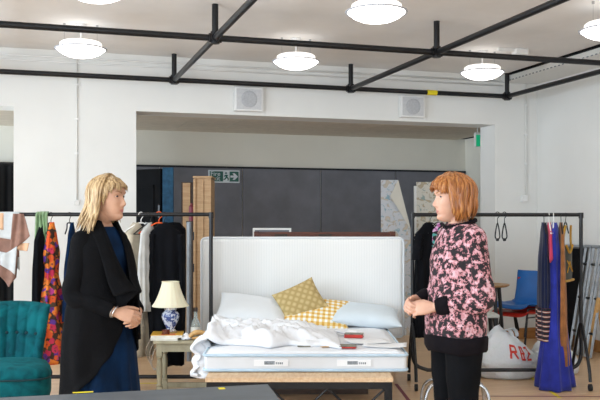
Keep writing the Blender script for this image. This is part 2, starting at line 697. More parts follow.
# left wall with three windows, front wall behind the photographer with three
mb = MB()
ys = [Y0]
for wy in WIN_Y:
    ys += [wy - 0.9, wy + 0.9]
ys.append(YW)
for a, b in zip(ys[0::2], ys[1::2]):
    mb.bx(X0 - 0.2, X0, a, b, 0, ZC)
for wy in WIN_Y:
    mb.bx(X0 - 0.2, X0, wy - 0.9, wy + 0.9, 0, 0.9).bx(X0 - 0.2, X0, wy - 0.9, wy + 0.9, 2.6, ZC)
struct('wall_left', mb, 'wall_paint', 'white wall with three tall windows left of the view', 'wall')
mb = MB()
xs = [X0]
for wx in (-1.5, 1.2, 3.9):
    xs += [wx - 0.95, wx + 0.95]
xs.append(X1)
for a, b in zip(xs[0::2], xs[1::2]):
    mb.bx(a, b, Y0 - 0.2, Y0, 0, ZC)
for wx in (-1.5, 1.2, 3.9):
    mb.bx(wx - 0.95, wx + 0.95, Y0 - 0.2, Y0, 0, 0.9).bx(wx - 0.95, wx + 0.95, Y0 - 0.2, Y0, 2.6, ZC)
struct('wall_front', mb, 'wall_paint', 'white wall with windows behind the photographer', 'wall')
for k, wy in enumerate(WIN_Y):
    m = MB()
    for y in (wy - 0.87, wy, wy + 0.87):
        m.bx(X0 - 0.14, X0 - 0.08, y - 0.03, y + 0.03, 0.9, 2.6)
    for z in (0.93, 1.75, 2.57):
        m.bx(X0 - 0.14, X0 - 0.08, wy - 0.9, wy + 0.9, z - 0.03, z + 0.03)
    struct('window_%d' % (k + 1), m, 'white_trim', 'white framed window in the left wall', 'window')
# rear room
wr = struct('wall_rear', MB().bx(X0, XR + 0.2, YR, YR + 0.1, 0, 2.75), 'wall_rear_paint', 'cream rear wall of the alcove above grey boards', 'wall')
struct('wall_alcove_right', MB().bx(XR, XR + 0.1, YT, YR, 0, 2.75), 'wall_rear_paint', 'cream side wall of the alcove by the exit sign', 'wall')
struct('wall_alcove_left', MB().bx(X0 - 0.1, X0, YT, YR, 0, 2.75), 'wall_rear_paint', 'cream side wall at the far left of the alcove', 'wall')
cr = struct('ceiling_alcove', MB().bx(X0, XR + 0.1, YT - 0.02, YR, 2.63, 2.73), 'dark_gap', 'tiled suspended ceiling of the alcove', 'ceiling')
tm = MB().box((0, 0, 0), (0.592, 0.592, 0.02)).mesh('ceiling_tile')
tm.materials.append(MATS['tile_ceiling'])
for i in range(11):
    for j in range(4):
        o = bpy.data.objects.new('ceiling_tile', tm)
        COL.objects.link(o)
        o.parent = cr
        o.location = (-0.35 + 0.6 * i, YT + 0.02 + 0.25 + 0.6 * j - 0.2 + 0.25, 2.625)
# grey pin-board panels on the rear wall
seams = [-1.82, -0.69, 0.44, 1.57, 2.70, 3.83, 4.97, 6.09]
for a, b in zip(seams, seams[1:]):
    MB().bx(a + 0.006, b - 0.006, YR - 0.03, YR, 0.1, 2.13).build('grey_panel', 'grey_panel', wr, bevel=0.004)
MB().bx(-1.82, 6.09, YR - 0.035, YR, 2.13, 2.155).build('panel_cap', 'dark_gap', wr)
# alcove door in the side wall
dr = struct('door_1', MB().bx(XR - 0.02, XR, 9.85, 10.75, 0, 2.04), 'white_trim', 'cream door in the alcove side wall', 'door')
m = MB().bx(XR - 0.05, XR, 9.75, 9.85, 0, 2.14).bx(XR - 0.05, XR, 10.75, 10.85, 0, 2.14).bx(XR - 0.05, XR, 9.75, 10.85, 2.04, 2.14)
m.build('door_frame', 'white_trim', dr)
MB().cyl((XR - 0.08, 9.95, 1.0), (XR - 0.08, 10.07, 1.0), 0.01).cyl((XR - 0.08, 9.95, 1.0), (XR - 0.02, 9.95, 1.0), 0.01).build('door_handle', 'chrome', dr, smooth=True)
# skirting
struct('baseboard_back', MB().bx(OR_, X1, YW - 0.02, YW, 0, 0.13).bx(PL, OL, YW - 0.02, YW, 0, 0.13), 'skirting_wood', 'varnished wooden skirting along the back wall', 'skirting', bevel=0.004)
struct('baseboard_right', MB().bx(X1 - 0.02, X1, Y0, YW - 0.02, 0, 0.13), 'skirting_wood', 'varnished wooden skirting along the right wall', 'skirting', bevel=0.004)
struct('baseboard_rear', MB().bx(X0, XR, YR - 0.05, YR - 0.031, 0, 0.1), 'skirting_wood', 'wooden skirting below the grey boards', 'skirting')
# soffit along right wall
sf = struct('trim_1', MB().bx(5.30, X1, Y0, YW, 3.06, ZC), 'wall_paint', 'white boxed trunking along the ceiling edge on the right', 'trim')
MB().bx(5.27, 5.30, Y0, YW - 0.2, 3.118, ZC).build('black_slot', 'black_paint', sf)  # black strip along the top edge of the trunking
mb = MB()
for k in range(110):
    mb.bx(5.295, 5.302, 8.9 - k * 0.07 - 0.03, 8.9 - k * 0.07, 3.055, 3.066)
o = mb.build('vent_slots', 'print_grey', sf)
o['kind'] = 'stuff'
# conduits on the walls
def conduit(name, label, pts, r=0.011):
    return tag(MB().tube(pts, r, 8).build(name, 'white_gloss', smooth=True), label, 'conduit')
xcd = 0.40
c1 = thing('wall_conduit', 'thin white conduit running down the left white pillar', 'conduit')
MB().cyl((xcd, YW - 0.014, 1.62), (xcd, YW - 0.014, ZC), 0.008).build('pipe', 'wall_paint', c1, smooth=True)
MB().box((xcd, YW - 0.015, 1.6), (0.05, 0.03, 0.05)).build('socket_box', 'wall_paint', c1, bevel=0.005)
for z in (2.1, 2.45, 2.8):
    MB().box((xcd, YW - 0.012, z), (0.045, 0.024, 0.02)).build('clip', 'white_gloss', c1)
xcd = 5.62
c1 = thing('wall_conduit', 'thin white conduit beside the corner right of the opening', 'conduit')
MB().cyl((xcd, YW - 0.014, 1.7), (xcd, YW - 0.014, ZC), 0.010).build('pipe', 'wall_paint', c1, smooth=True)
MB().box((xcd - 0.03, YW - 0.02, 1.68), (0.08, 0.04, 0.08)).build('socket_box', 'white_gloss', c1, bevel=0.005)
for z in (2.1, 2.45, 2.8):
    MB().box((xcd, YW - 0.012, z), (0.045, 0.024, 0.02)).build('clip', 'white_gloss', c1)
c1 = thing('ceiling_conduit', 'pair of thin conduits along the top of the back wall', 'conduit')
MB().cyl((X0, YW - 0.012, 3.07), (5.3, YW - 0.012, 3.07), 0.010).build('pipe', 'white_gloss', c1, smooth=True)
MB().cyl((X0, YW - 0.012, 3.02), (5.3, YW - 0.012, 3.02), 0.008).build('pipe', 'white_gloss', c1, smooth=True)

# ------------------------------------------------------------------ black pipe grid
ZP, RP = 2.87, 0.026
gr = thing('pipe_grid', 'black steel lighting pipe grid hung below the ceiling', 'pipe grid')
GX = (-0.58, 1.37, 3.32, 5.27)
GY = (4.6, 6.72, 8.83)
for y in GY:
    xe = 5.27 if y > 8 else X1 - 0.1
    MB().cyl((X0 + 0.1, y, ZP), (xe, y, ZP), RP, 16).build('cross_pipe', 'black_steel', gr, smooth='auto')
for x in GX:
    MB().cyl((x, -2.5, ZP + 0.0), (x, 8.83, ZP), RP, 16).build('long_pipe', 'black_steel', gr, smooth='auto')
for x in GX:
    for y in GY:
        hg = MB().cyl((x, y, ZP), (x, y, ZC), RP, 16).build('hanger_pipe', 'black_steel', gr, smooth='auto')
        MB().cyl((x, y, ZP - 0.045), (x, y, ZP + 0.05), RP + 0.011, 16).cyl((x - 0.05, y, ZP), (x + 0.05, y, ZP), RP + 0.011, 16).cyl((x, y - 0.05, ZP), (x, y + 0.05, ZP), RP + 0.011, 16).build('clamp', 'black_steel', hg, smooth='auto')
tp = W(XC(427, 9.6), 9.6)
MB().cyl((4.24, 8.83, ZP), (4.36, 8.83, ZP), RP + 0.004, 16).build('tape_band', 'yellow_tape', gr, smooth='auto')

# ------------------------------------------------------------------ ceiling lamps
def make_lamp():
    r = thing('pendant_lamp', '', 'lamp', group='round white ceiling lamps')
    m = MB().lathe([(0.001, -0.075), (0.06, -0.072), (0.12, -0.058), (0.17, -0.035), (0.205, -0.008), (0.21, 0.0)], 32)
    m.build('diffuser', 'lamp_glow', r, smooth=True)
    m = MB().lathe([(0.21, -0.003), (0.226, -0.006), (0.228, 0.004), (0.205, 0.012), (0.18, 0.014)], 32)
    m.build('rim', 'lamp_rim', r, smooth=True)
    m = MB().lathe([(0.185, 0.012), (0.182, 0.05), (0.165, 0.062), (0.001, 0.066)], 32)
    m.build('top_glow', 'lamp_top_glow', r, smooth=True)
    MB().cyl((0, 0, 0.06), (0, 0, 0.215), 0.006, 8).build('stem', 'white_gloss', r)
    MB().lathe([(0.001, 0.19), (0.05, 0.192), (0.052, 0.218), (0.001, 0.2195)], 20).build('canopy', 'white_gloss', r, smooth='auto')
    for sx in (-1, 1):
        MB().cyl((0.14 * sx, 0, 0.05), (0.14 * sx, 0, 0.2195), 0.0012, 5).build('wire', 'chrome', r)
        MB().lathe([(0.001, 0.2), (0.011, 0.2), (0.011, 0.2195), (0.001, 0.2195)], 10, (0.14 * sx, 0, 0)).build('wire_fixing', 'chrome', r)
    return r


lamp = make_lamp()
used = False
LN = {(0.38, 7.75): 'round white ceiling lamp above the blonde woman, further row', (2.36, 7.75): 'round white ceiling lamp above the upright mattress, further row',
      (4.34, 7.75): 'round white ceiling lamp above the copper-haired woman, further row', (0.38, 5.75): 'round white ceiling lamp cut by the top edge at left',
      (2.36, 5.75): 'large round white ceiling lamp in the nearer row, top centre', (4.34, 5.75): 'round white ceiling lamp cut by the right edge, nearer row'}
for y in (7.75, 5.75, 3.75, 1.75, -0.25, -2.0):
    for x in (-1.6, 0.38, 2.36, 4.34):
        o = copy_tree(lamp) if used else lamp
        used = True
        o.location = (x, y, 2.92)
        o['label'] = LN.get((x, y), 'round white ceiling lamp of the rows outside the view')

# ------------------------------------------------------------------ wall speakers, sensor, exit sign
def speaker(px, py, w_, h_, label):
    ray = (px - CX) / FPX
    d = YW / (CY - ray * SY)
    c = P(px, py, d)
    s = thing('wall_speaker', label, 'speaker', (c.x, YW, c.z), 0, 'square wall speakers over the opening')
    MB().bx(-w_ / 2, w_ / 2, -0.07, 0, -h_ / 2, h_ / 2).build('housing', 'white_gloss', s, bevel=0.008)
    MB().bx(-w_ / 2 + 0.02, w_ / 2 - 0.02, -0.076, -0.068, -h_ / 2 + 0.02, h_ / 2 - 0.02).build('grille', 'speaker_grille', s, bevel=0.003)
    m = MB()
    q = m.lathe([(0.001, 0.0), (0.06, 0.002), (0.082, 0.006), (0.088, 0.002), (0.09, 0.0)], 28)
    for v in m.v:
        v.x, v.y, v.z = v.x, -0.0765 - v.z, v.y
    m.build('cone', 'speaker_cone', s, smooth=True)
speaker(247.5, 100.0, 0.315, 0.26, 'white square wall speaker over the opening, nearer the green sign')
speaker(410.5, 107.3, 0.30, 0.25, 'white square wall speaker over the opening, by the yellow tape')

s = thing('ceiling_sensor', 'small white sensor box on a stalk under the ceiling at right', 'sensor', P(520, 52, 8.6).xy.to_3d() + Vector((0, 0, ZC)))
MB().bx(-0.07, 0.07, -0.05, 0.05, -0.06, 0).build('housing', 'white_plastic', s, bevel=0.008)
MB().bx(-0.25, -0.07, -0.015, 0.015, -0.03, 0).build('arm', 'white_plastic', s)
MB().cyl((0.04, 0, -0.09), (0.04, 0, -0.06), 0.02).build('lens', 'print_grey', s)

c = P(484.5, 140, 10.9)
s = thing('exit_sign', 'small lit green exit sign hanging in the alcove', 'sign', (c.x, c.y, 0))
MB().bx(-0.14, 0.14, -0.02, 0.02, c.z - 0.09, c.z + 0.09).build('casing', 'white_plastic', s, bevel=0.004)
MB().bx(-0.13, 0.13, -0.024, -0.019, c.z - 0.085, c.z + 0.06).build('face', 'exit_glow', s)
MB().cyl((-0.1, 0, c.z + 0.08), (-0.1, 0, 2.615), 0.006).cyl((0.1, 0, c.z + 0.08), (0.1, 0, 2.615), 0.006).build('rods', 'white_plastic', s)
m = MB().prism([(-0.07, 0.0), (0.0, 0.05), (0.0, 0.02), (0.08, 0.02), (0.08, -0.02), (0.0, -0.02), (0.0, -0.05)], -0.027, -0.023)
for v in m.v:
    v.z += c.z - 0.015
m.build('arrow', 'sign_white', s)


def text(s, size, mat, parent, loc, rot, ext=0.001, align='LEFT'):
    cu = bpy.data.curves.new('lettering', 'FONT')
    cu.body = s
    cu.size = size
    cu.extrude = ext
    cu.align_x = align
    o = bpy.data.objects.new('tmp', cu)
    COL.objects.link(o)
    bpy.context.view_layer.update()
    me = bpy.data.meshes.new_from_object(o.evaluated_get(bpy.context.evaluated_depsgraph_get()))
    bpy.data.objects.remove(o)
    me.materials.clear()
    me.materials.append(MATS[mat])
    q = bpy.data.objects.new('lettering', me)
    COL.objects.link(q)
    q.parent = parent
    q.location = loc
    q.rotation_euler = rot
    return q


# fire exit sign on the grey boards
ray = (224 - CX) / FPX
d = (YR - 0.03) / (CY - ray * SY)
c = P(224, 176.5, d)
s = thing('fire_exit_sign', 'green and white fire exit sign with running man and arrow', 'sign', (c.x, YR - 0.03, c.z))
MB().bx(-0.215, 0.215, -0.012, 0, -0.085, 0.085).build('plate', 'sign_white', s, bevel=0.003)
MB().bx(-0.2, -0.015, -0.015, -0.01, -0.068, 0.068).build('green_field', 'sign_green', s)
MB().bx(0.075, 0.2, -0.015, -0.01, -0.068, 0.068).build('green_field', 'sign_green', s)
text('Fire', 0.088, 'sign_white', s, (-0.19, -0.0155, 0.005), (R(90), 0, 0))
text('exit', 0.088, 'sign_white', s, (-0.19, -0.0155, -0.055), (R(90), 0, 0))
MB().prism([(0.085, 0.014), (0.135, 0.014), (0.115, 0.045), (0.145, 0.045), (0.19, 0.0), (0.145, -0.045), (0.115, -0.045), (0.135, -0.014), (0.085, -0.014)], -0.018, -0.014).build('arrow', 'sign_white', s)
m = MB()
for a, b, r in (((0.02, 0.02), (0.035, -0.01), 0.011), ((0.035, -0.01), (0.058, -0.03), 0.008), ((0.058, -0.03), (0.05, -0.055), 0.007), ((0.03, -0.01), (0.012, -0.035), 0.008),
                ((0.012, -0.035), (-0.008, -0.04), 0.007), ((0.022, 0.02), (0.052, 0.01), 0.006), ((0.018, 0.022), (0.0, -0.002), 0.006)):
    m.tube([(a[0], -0.013, a[1]), (b[0], -0.013, b[1])], r, 8)
m.ball((0.024, -0.013, 0.045), 0.013, 10)
m.build('running_man', 'sign_green', s)

# ================================================================== THE BED
def camthing(name, label, cat, xc, d, z=0.0, rz=0.0, group=None):
    return thing(name, label, cat, W(xc, d, z), CAMROT + rz, group)


BD = 5.54                       # front edge of the deck
bx0, bx1, bl, bh = -0.615, 0.605, 2.44, 0.39
MD = BD + 0.2                   # front face of the flat mattress
pl = camthing('bed_platform', 'plywood-topped steel staging platform under the bed mattress', 'platform', (bx0 + bx1) / 2, BD)
hw = (bx1 - bx0) / 2
MB().bx(-hw, hw, 0, bl, bh - 0.03, bh).build('deck_board', 'ply_wood', pl, bevel=0.003)
for y, nm in ((0.025, 'front_beam'), (bl - 0.025, 'back_beam')):
    MB().bx(-hw + 0.01, hw - 0.01, y - 0.02, y + 0.02, bh - 0.075, bh - 0.03).build(nm, 'black_steel', pl)
for x in (-hw + 0.03, hw - 0.03):
    MB().bx(x - 0.02, x + 0.02, 0.05, bl - 0.05, bh - 0.075, bh - 0.03).build('side_beam', 'black_steel', pl)
for y in (0.025, bl - 0.025):
    MB().bx(-hw + 0.03, hw - 0.03, y - 0.012, y + 0.012, 0.12, 0.145).build('lower_rail', 'black_steel', pl)
    N = 6
    for k in range(N):
        xa, xb = lerp(-hw + 0.05, hw - 0.05, k / N), lerp(-hw + 0.05, hw - 0.05, (k + 1) / N)
        za, zb = (bh - 0.075, 0.14) if k % 2 == 0 else (0.14, bh - 0.075)
        MB().cyl((xa, y, za), (xb, y, zb), 0.008, 8).build('truss_rod', 'black_steel', pl)
for x in (-hw + 0.03, hw - 0.03):
    for y in (0.03, bl - 0.03):
        lg = MB().bx(x - 0.024, x + 0.024, y - 0.024, y + 0.024, 0.02, bh - 0.03).build('leg', 'black_steel', pl, bevel=0.003)
        MB().bx(x - 0.03, x + 0.03, y - 0.03, y + 0.03, 0, 0.02).build('foot', 'rubber', lg)
MB().bx(-hw + 0.06, hw - 0.06, 1.3, 1.34, 0.02, bh - 0.08).build('mid_board', 'dark_board', pl)

# flat mattress
MX0, MX1, MT = -0.645, 0.72, 0.125
mt = camthing('mattress', 'white mattress lying flat on the plywood platform', 'mattress', (MX0 + MX1) / 2, MD, bh)
mw = (MX1 - MX0) / 2
MB().bx(-mw, mw, 0, 1.69, 0.004, MT).build('body', 'mattress_side', mt, bevel=0.025, seg=4, smooth='auto')
def loop_pipe(x0, x1, y0, y1, z, r, c=0.04):
    pts = []
    for (cx, cy, a0) in ((x1 - c, y1 - c, 0), (x0 + c, y1 - c, 90), (x0 + c, y0 + c, 180), (x1 - c, y0 + c, 270)):
        for k in range(6):
            a = R(a0 + 18 * k)
            pts.append((cx + c * math.cos(a), cy + c * math.sin(a), z))
    pts.append(pts[0])
    return MB().tube(pts, r, 8, False)
loop_pipe(-mw - 0.004, mw + 0.004, -0.004, 1.694, MT - 0.012, 0.010).build('top_piping', 'piping_blue', mt, smooth=True)
loop_pipe(-mw - 0.004, mw + 0.004, -0.004, 1.694, 0.014, 0.010).build('bottom_piping', 'piping_blue', mt, smooth=True)
def top_fn(u, v):
    x, y = lerp(-mw + 0.03, mw - 0.03, u), lerp(0.03, 1.66, v)
    e = min(u, 1 - u, v, 1 - v)
    z = MT + 0.012 * min(1, e * 14) + 0.004 * noise.noise((x * 5, y * 5, 1))
    return (x, y, z)
MB().sheet(top_fn, 30, 36, 0.01).build('top_panel', 'sheet_white', mt, smooth=True)
for px in (271, 354):
    lx = XC(px, MD) - (MX0 + MX1) / 2
    lb = MB().bx(lx - 0.115, lx + 0.115, -0.006, 0.002, 0.042, 0.085).build('label_strip', 'paper', mt)
    MB().bx(lx - 0.045, lx + 0.025, -0.0075, -0.005, 0.053, 0.076).build('label_print', 'print_grey', lb)
    for k in range(4):
        MB().bx(lx + 0.032 + 0.013 * k, lx + 0.041 + 0.013 * k, -0.0075, -0.005, 0.055, 0.068).build('label_print', 'print_grey', lb)
# upright mattress at the head
UD = 7.46
um = camthing('upright_mattress', 'white striped mattress standing on its long side as a headboard', 'mattress', (-0.864 + 0.907) / 2, UD, bh)
uw = (0.907 + 0.864) / 2
uh = ZZ(238, UD) - bh
MB().bx(-uw, uw, 0, 0.2, 0.002, uh).build('body', 'mattress_quilt', um, bevel=0.035, seg=5, smooth='auto')
def loop_xz(y, r):
    c = 0.04
    pts = []
    for (cx, cz, a0) in ((uw - c, uh - c, 0), (-uw + c, uh - c, 90), (-uw + c, 0.004 + c, 180), (uw - c, 0.004 + c, 270)):
        for k in range(6):
            a = R(a0 + 18 * k)
            pts.append((cx + c * math.cos(a), y, cz + c * math.sin(a)))
    pts.append(pts[0])
    return MB().tube(pts, r, 8, False)
loop_xz(0.012, 0.009).build('front_piping', 'pillow_white', um, smooth=True)
loop_xz(0.188, 0.009).build('back_piping', 'pillow_white', um, smooth=True)

# brown board and framed board behind it
hb = camthing('wooden_headboard', 'brown wooden headboard rail showing above the upright mattress', 'headboard', 0, 8.05)
xa, xb, zt = XC(254, 8.05), XC(395.5, 8.05), ZZ(232, 8.05)
MB().bx(xa, xb, 0, 0.035, zt - 0.06, zt).build('top_rail', 'brown_wood', hb, bevel=0.004)
MB().bx(xa + 0.05, xb - 0.05, 0.008, 0.028, 0.3, zt - 0.06).build('panel', 'brown_wood', hb)
for x in (xa, xb - 0.05):
    MB().bx(x, x + 0.05, -0.005, 0.04, 0, zt + 0.005).build('post', 'brown_wood', hb, bevel=0.004)
for px in (281, 325):
    MB().bx(XC(px, 8.05) - 0.06, XC(px, 8.05) + 0.06, -0.008, 0, zt - 0.05, zt - 0.02).build('bracket', 'dark_board', hb)
fb = camthing('framed_board', 'grey board with a pale frame propped behind the brown headboard', 'board', 0, 8.25)
xa, xb, zt = XC(254, 8.25), XC(290, 8.25), ZZ(228, 8.25)
MB().bx(xa, xb, 0, 0.02, 0, zt).build('board', 'grey_panel', fb)
MB().bx(xa - 0.012, xb + 0.012, -0.008, 0.025, zt - 0.02, zt).build('frame_top', 'white_trim', fb)
for x in (xa - 0.012, xb - 0.008):
    MB().bx(x, x + 0.02, -0.008, 0.025, 0, zt - 0.02).build('frame_side', 'white_trim', fb)

# duvet
DZ = bh + MT + 0.022
def ridged(x, y, s, seed):
    return 1 - abs(noise.noise((x * s, y * s * 1.3, seed))) * 2
def duvet_fn(u, v):
    # u along bed width (left hang .. right), v along length
    L = lerp(-0.42, 0.93, u)
    y = lerp(0.22, 0.98, v) + (0.16 * noise.noise((L * 2.6, 0.3, 5)) + 0.06 * noise.noise((L * 8, 0.9, 2))) * (1 - v) - (0.12 * max(0, u - 0.55) if v < 0.5 else 0)
    fold = 0.075 * ridged(L + 0.5 * y, y, 4.2, 3.1) + 0.04 * ridged(L, y + 0.6 * L, 8.5, 7.7) + 0.016 * ridged(L - y, y + L, 17.0, 1.7) + 0.004 * noise.noise((L * 30, y * 30, 1)) - 0.03
    edge = min(1, min(u * 8 if L > 0 else 1, (1 - u) * 5, v * 6, (1 - v) * 6))
    if L >= 0:
        x = MX0 + L
        z = DZ - 0.004 + max(0, 0.035 + fold) * (0.03 + 0.97 * edge ** 0.6) * (1.0 if L < 0.55 else lerp(1, 0.55, (L - 0.55) / 0.4))
        y2 = y
        z += 0.05 * max(0, 1 - L / 0.15) ** 2
    else:
        a = -L
        x = MX0 - 0.035 - 0.035 * noise.noise((y * 9, a * 5, 2)) - 0.03 * math.sin(y * 31 + a * 4) * min(1, a * 6)
        if a < 0.05:
            x = lerp(MX0 + 0.0, x, a / 0.05)
        z = DZ + 0.045 - max(0, a - 0.03) * (0.75 + 0.35 * noise.noise((y * 3, 0, 8)))
        y2 = lerp(y, 0.34 + 0.02 * math.sin(a * 20), min(0.72, a * 2.6)) + 0.03 * math.sin(v * 25) * min(1, a * 5)
        x -= 0.03 * math.sin(v * 31) * min(1, a * 6) + 0.05 * ridged(y * 2, a, 6.0, 2.0) * min(1, a * 8)
    return W(x, MD + y2, z)
dv = MB().sheet(duvet_fn, 90, 60, 0.02).build('crumpled_duvet', 'sheet_white', smooth=True)
tag(dv, 'crumpled white duvet spilling over the left side of the bed', 'duvet')


# pillows
def pillow(name, label, mat, xc, d, z, a, b, h, rot, seed, mats=None, cat='pillow', pinch=0.12):
    """a,b half sizes, h half thickness, local xy plane"""
    n = 26
    mb = MB()
    def pt(u, v, sgn):
        e = max(0.0, (1 - abs(u) ** 3.2) * (1 - abs(v) ** 3.2))
        t = e ** 0.55
        px_ = a * u * (1 - pinch * (1 - v * v) * abs(u) ** 3 * 0.6)
        py_ = b * v * (1 - pinch * (1 - u * u) * abs(v) ** 3 * 0.8)
        wr = 0.12 * noise.noise((u * 2.4 + seed, v * 2.4, sgn)) + 0.05 * noise.noise((u * 6 + seed, v * 6, sgn))
        return Vector((px_, py_, sgn * h * t * (1 + wr) + 0.02 * h * noise.noise((u * 3, v * 3, seed))))
    us = [math.sin(PI / 2 * (2 * i / n - 1)) for i in range(n + 1)]
    for sgn in (1, -1):
        g = [pt(u, v, sgn) for u in us for v in us]
        m = n + 1
        mb.add(g, [(i * m + j, (i + 1) * m + j, (i + 1) * m + j + 1, i * m + j + 1) for i in range(n) for j in range(n)])
    o = mb.build(name, mat, smooth=True)
    bm = bmesh.new(); bm.from_mesh(o.data)
    bmesh.ops.remove_doubles(bm, verts=bm.verts, dist=0.0006)
    bmesh.ops.recalc_face_normals(bm, faces=bm.faces)
    bm.to_mesh(o.data); bm.free()
    o.location = W(xc, d, z)
    o.rotation_euler = (Matrix.Rotation(CAMROT, 3, 'Z') @ rot).to_euler()
    return tag(o, label, cat)
def rotm(rx, ry, rz):
    return Matrix.Rotation(R(rz), 3, 'Z') @ Matrix.Rotation(R(ry), 3, 'Y') @ Matrix.Rotation(R(rx), 3, 'X')
PD = 7.12
PZ = 0.545
pillow('white_pillow', 'plump white pillow at the left head of the bed', 'pillow_white', XC(253, PD), PD, PZ + 0.115, 0.30, 0.22, 0.075, rotm(24, 9, 0), 1.0)
pillow('white_pillow', 'pale bluish pillow at the right head of the bed', 'pillow_blue', XC(366, PD), PD + 0.02, PZ + 0.075, 0.29, 0.2, 0.07, rotm(14, 5, 0), 2.0)
pillow('check_pillow', 'yellow and white checked pillow under the mustard cushion', 'yellow_check', XC(316, PD), PD + 0.0, PZ + 0.095, 0.28, 0.19, 0.055, rotm(34, 4, -3), 3.0)
pillow('mustard_cushion', 'mustard quilted cushion leaning on the upright mattress', 'mustard', XC(300, PD), PD + 0.02, PZ + 0.198, 0.19, 0.155, 0.055, rotm(58, 0, 0) @ rotm(0, 0, 27), 4.0, cat='cushion')

# things lying on the mattress
BT = bh + MT + 0.018
def onbed(px, py):
    d = FPX * (EYE - BT) / (py - HY)
    return XC(px, d), d
def sheetpaper(name, label, px, py, w_, l_, rz, z, curl=0.0):
    xc, d = onbed(px, py)
    def fn(u, v):
        x, y = (u - .5) * w_, (v - .5) * l_
        return (x, y, curl * (u - .5) ** 2 * 4 + 0.002 * noise.noise((x * 9, y * 9, px)))
    o = MB().sheet(fn, 10, 8, 0.0015).build(name, 'paper', smooth=True)
    o.location = W(xc, d, BT + z)
    o.rotation_euler = (0, 0, CAMROT + R(rz))
    return tag(o, label, 'paper')
sheetpaper('paper_sheet', 'white paper sheet at the front right corner of the bed', 385, 346, 0.30, 0.21, -8, 0.004, 0.01)
sheetpaper('paper_sheet', 'white paper sheet overlapping the one at the bed corner', 368, 343, 0.30, 0.21, 12, 0.012, 0.006)
sheetpaper('paper_sheet', 'small folded white paper left of the red book', 346, 336, 0.13, 0.12, 30, 0.012, 0.03)
sheetpaper('paper_sheet', 'white paper scrap beside the crumpled duvet end', 326, 340, 0.12, 0.1, -20, 0.004, 0.015)
def book(name, label, px, py, w_, l_, h_, rz, mc, mt_, cat='book', z=0.0):
    xc, d = onbed(px, py)
    b = camthing(name, label, cat, xc, d, BT + z, R(rz))
    MB().bx(-w_ / 2, w_ / 2, -l_ / 2, l_ / 2, 0, 0.003).build('back_cover', mc, b)
    MB().bx(-w_ / 2 + .002, w_ / 2 - .004, -l_ / 2 + .004, l_ / 2 - .004, 0.003, h_ - 0.003).build('pages', mc, b)
    MB().bx(-w_ / 2, w_ / 2, -l_ / 2, l_ / 2, h_ - 0.003, h_).build('front_cover', mt_, b)
    return b
book('red_book', 'small red-edged book beside the loose papers', 348, 347.5, 0.115, 0.12, 0.013, -6, 'red_book', 'book_grey', z=0.003)
book('red_box', 'red box with a grey lid on the bed behind papers', 354, 337.5, 0.14, 0.1, 0.028, -10, 'red_book', 'book_grey', 'box', z=0.003)
book('pen_case', 'small dark flat card on the bed edge', 304, 347, 0.09, 0.03, 0.006, 4, 'book_grey', 'book_grey', 'card', z=0.003)
book('brown_card', 'small tan card on the bed near the papers', 326, 347.5, 0.07, 0.03, 0.005, 25, 'tan_wood', 'tan_wood', 'card', z=0.003)

# ================================================================== BEDSIDE TABLE
TD = 6.58
tx0, tx1 = XC(155, TD), XC(155, TD) + 0.435
tz = ZZ(341, TD)
tb = camthing('bedside_table', 'small worn olive painted side table with turned legs', 'table', (tx0 + tx1) / 2, TD)
thw = (tx1 - tx0) / 2
MB().bx(-thw - 0.015, thw + 0.015, -0.015, 0.33, tz - 0.022, tz).build('table_top', 'olive_paint', tb, bevel=0.005)
for y in (0.02, 0.28):
    MB().bx(-thw + 0.03, thw - 0.03, y - 0.008, y + 0.018, tz - 0.085, tz - 0.022).build('apron', 'olive_paint', tb)
for x in (-thw + 0.03, thw - 0.03):
    MB().bx(x - 0.008, x + 0.008, 0.03, 0.28, tz - 0.085, tz - 0.022).build('apron', 'olive_paint', tb)
for x in (-thw + 0.03, thw - 0.03):
    for y in (0.03, 0.285):
        m = MB().bx(x - 0.021, x + 0.021, y - 0.021, y + 0.021, tz - 0.12, tz - 0.022)
        m.lathe([(0.018, tz - 0.12), (0.026, tz - 0.13), (0.016, tz - 0.145), (0.022, tz - 0.19), (0.024, tz - 0.23), (0.017, 0.15), (0.026, 0.14), (0.02, 0.125)], 14, (x, y, 0), cap=True)
        m.bx(x - 0.021, x + 0.021, y - 0.021, y + 0.021, 0.03, 0.125).lathe([(0.02, 0.03), (0.014, 0.0)], 12, (x, y, 0), cap=True)
        m.build('leg', 'olive_paint', tb)
for y in (0.03, 0.285):
    MB().bx(-thw + 0.05, thw - 0.05, y - 0.012, y + 0.012, 0.07, 0.11).build('stretcher', 'olive_paint', tb, bevel=0.003)
# lamp
ld = TD + 0.17
lx = XC(170.5, ld)
zb = tz + 0.045
lm = camthing('table_lamp', 'blue and white china jar lamp with a cream bell shade', 'lamp', lx, ld, zb)
MB().lathe([(0.001, 0.0), (0.052, 0.0), (0.054, 0.012), (0.04, 0.018), (0.036, 0.026), (0.001, 0.026)], 24).build('foot', 'silver', lm, smooth='auto')
MB().lathe([(0.03, 0.026), (0.036, 0.04), (0.06, 0.09), (0.07, 0.125), (0.066, 0.15), (0.045, 0.17), (0.038, 0.178)], 32).build('jar', 'china_blue', lm, smooth=True)
MB().lathe([(0.04, 0.176), (0.05, 0.18), (0.05, 0.196), (0.03, 0.204), (0.012, 0.21), (0.012, 0.235), (0.001, 0.236)], 20).build('collar', 'silver', lm, smooth='auto')
MB().torus((0, 0, 0.24), 0.0625, 0.003, 'Y', 20, 6).build('shade_carrier', 'silver', lm)
zs = 0.205
prof = [(0.142, zs), (0.144, zs + 0.008), (0.126, zs + 0.03), (0.108, zs + 0.065), (0.092, zs + 0.105), (0.078, zs + 0.145), (0.068, zs + 0.185), (0.066, zs + 0.196)]
inner = [(r - 0.003, z) for r, z in reversed(prof)]
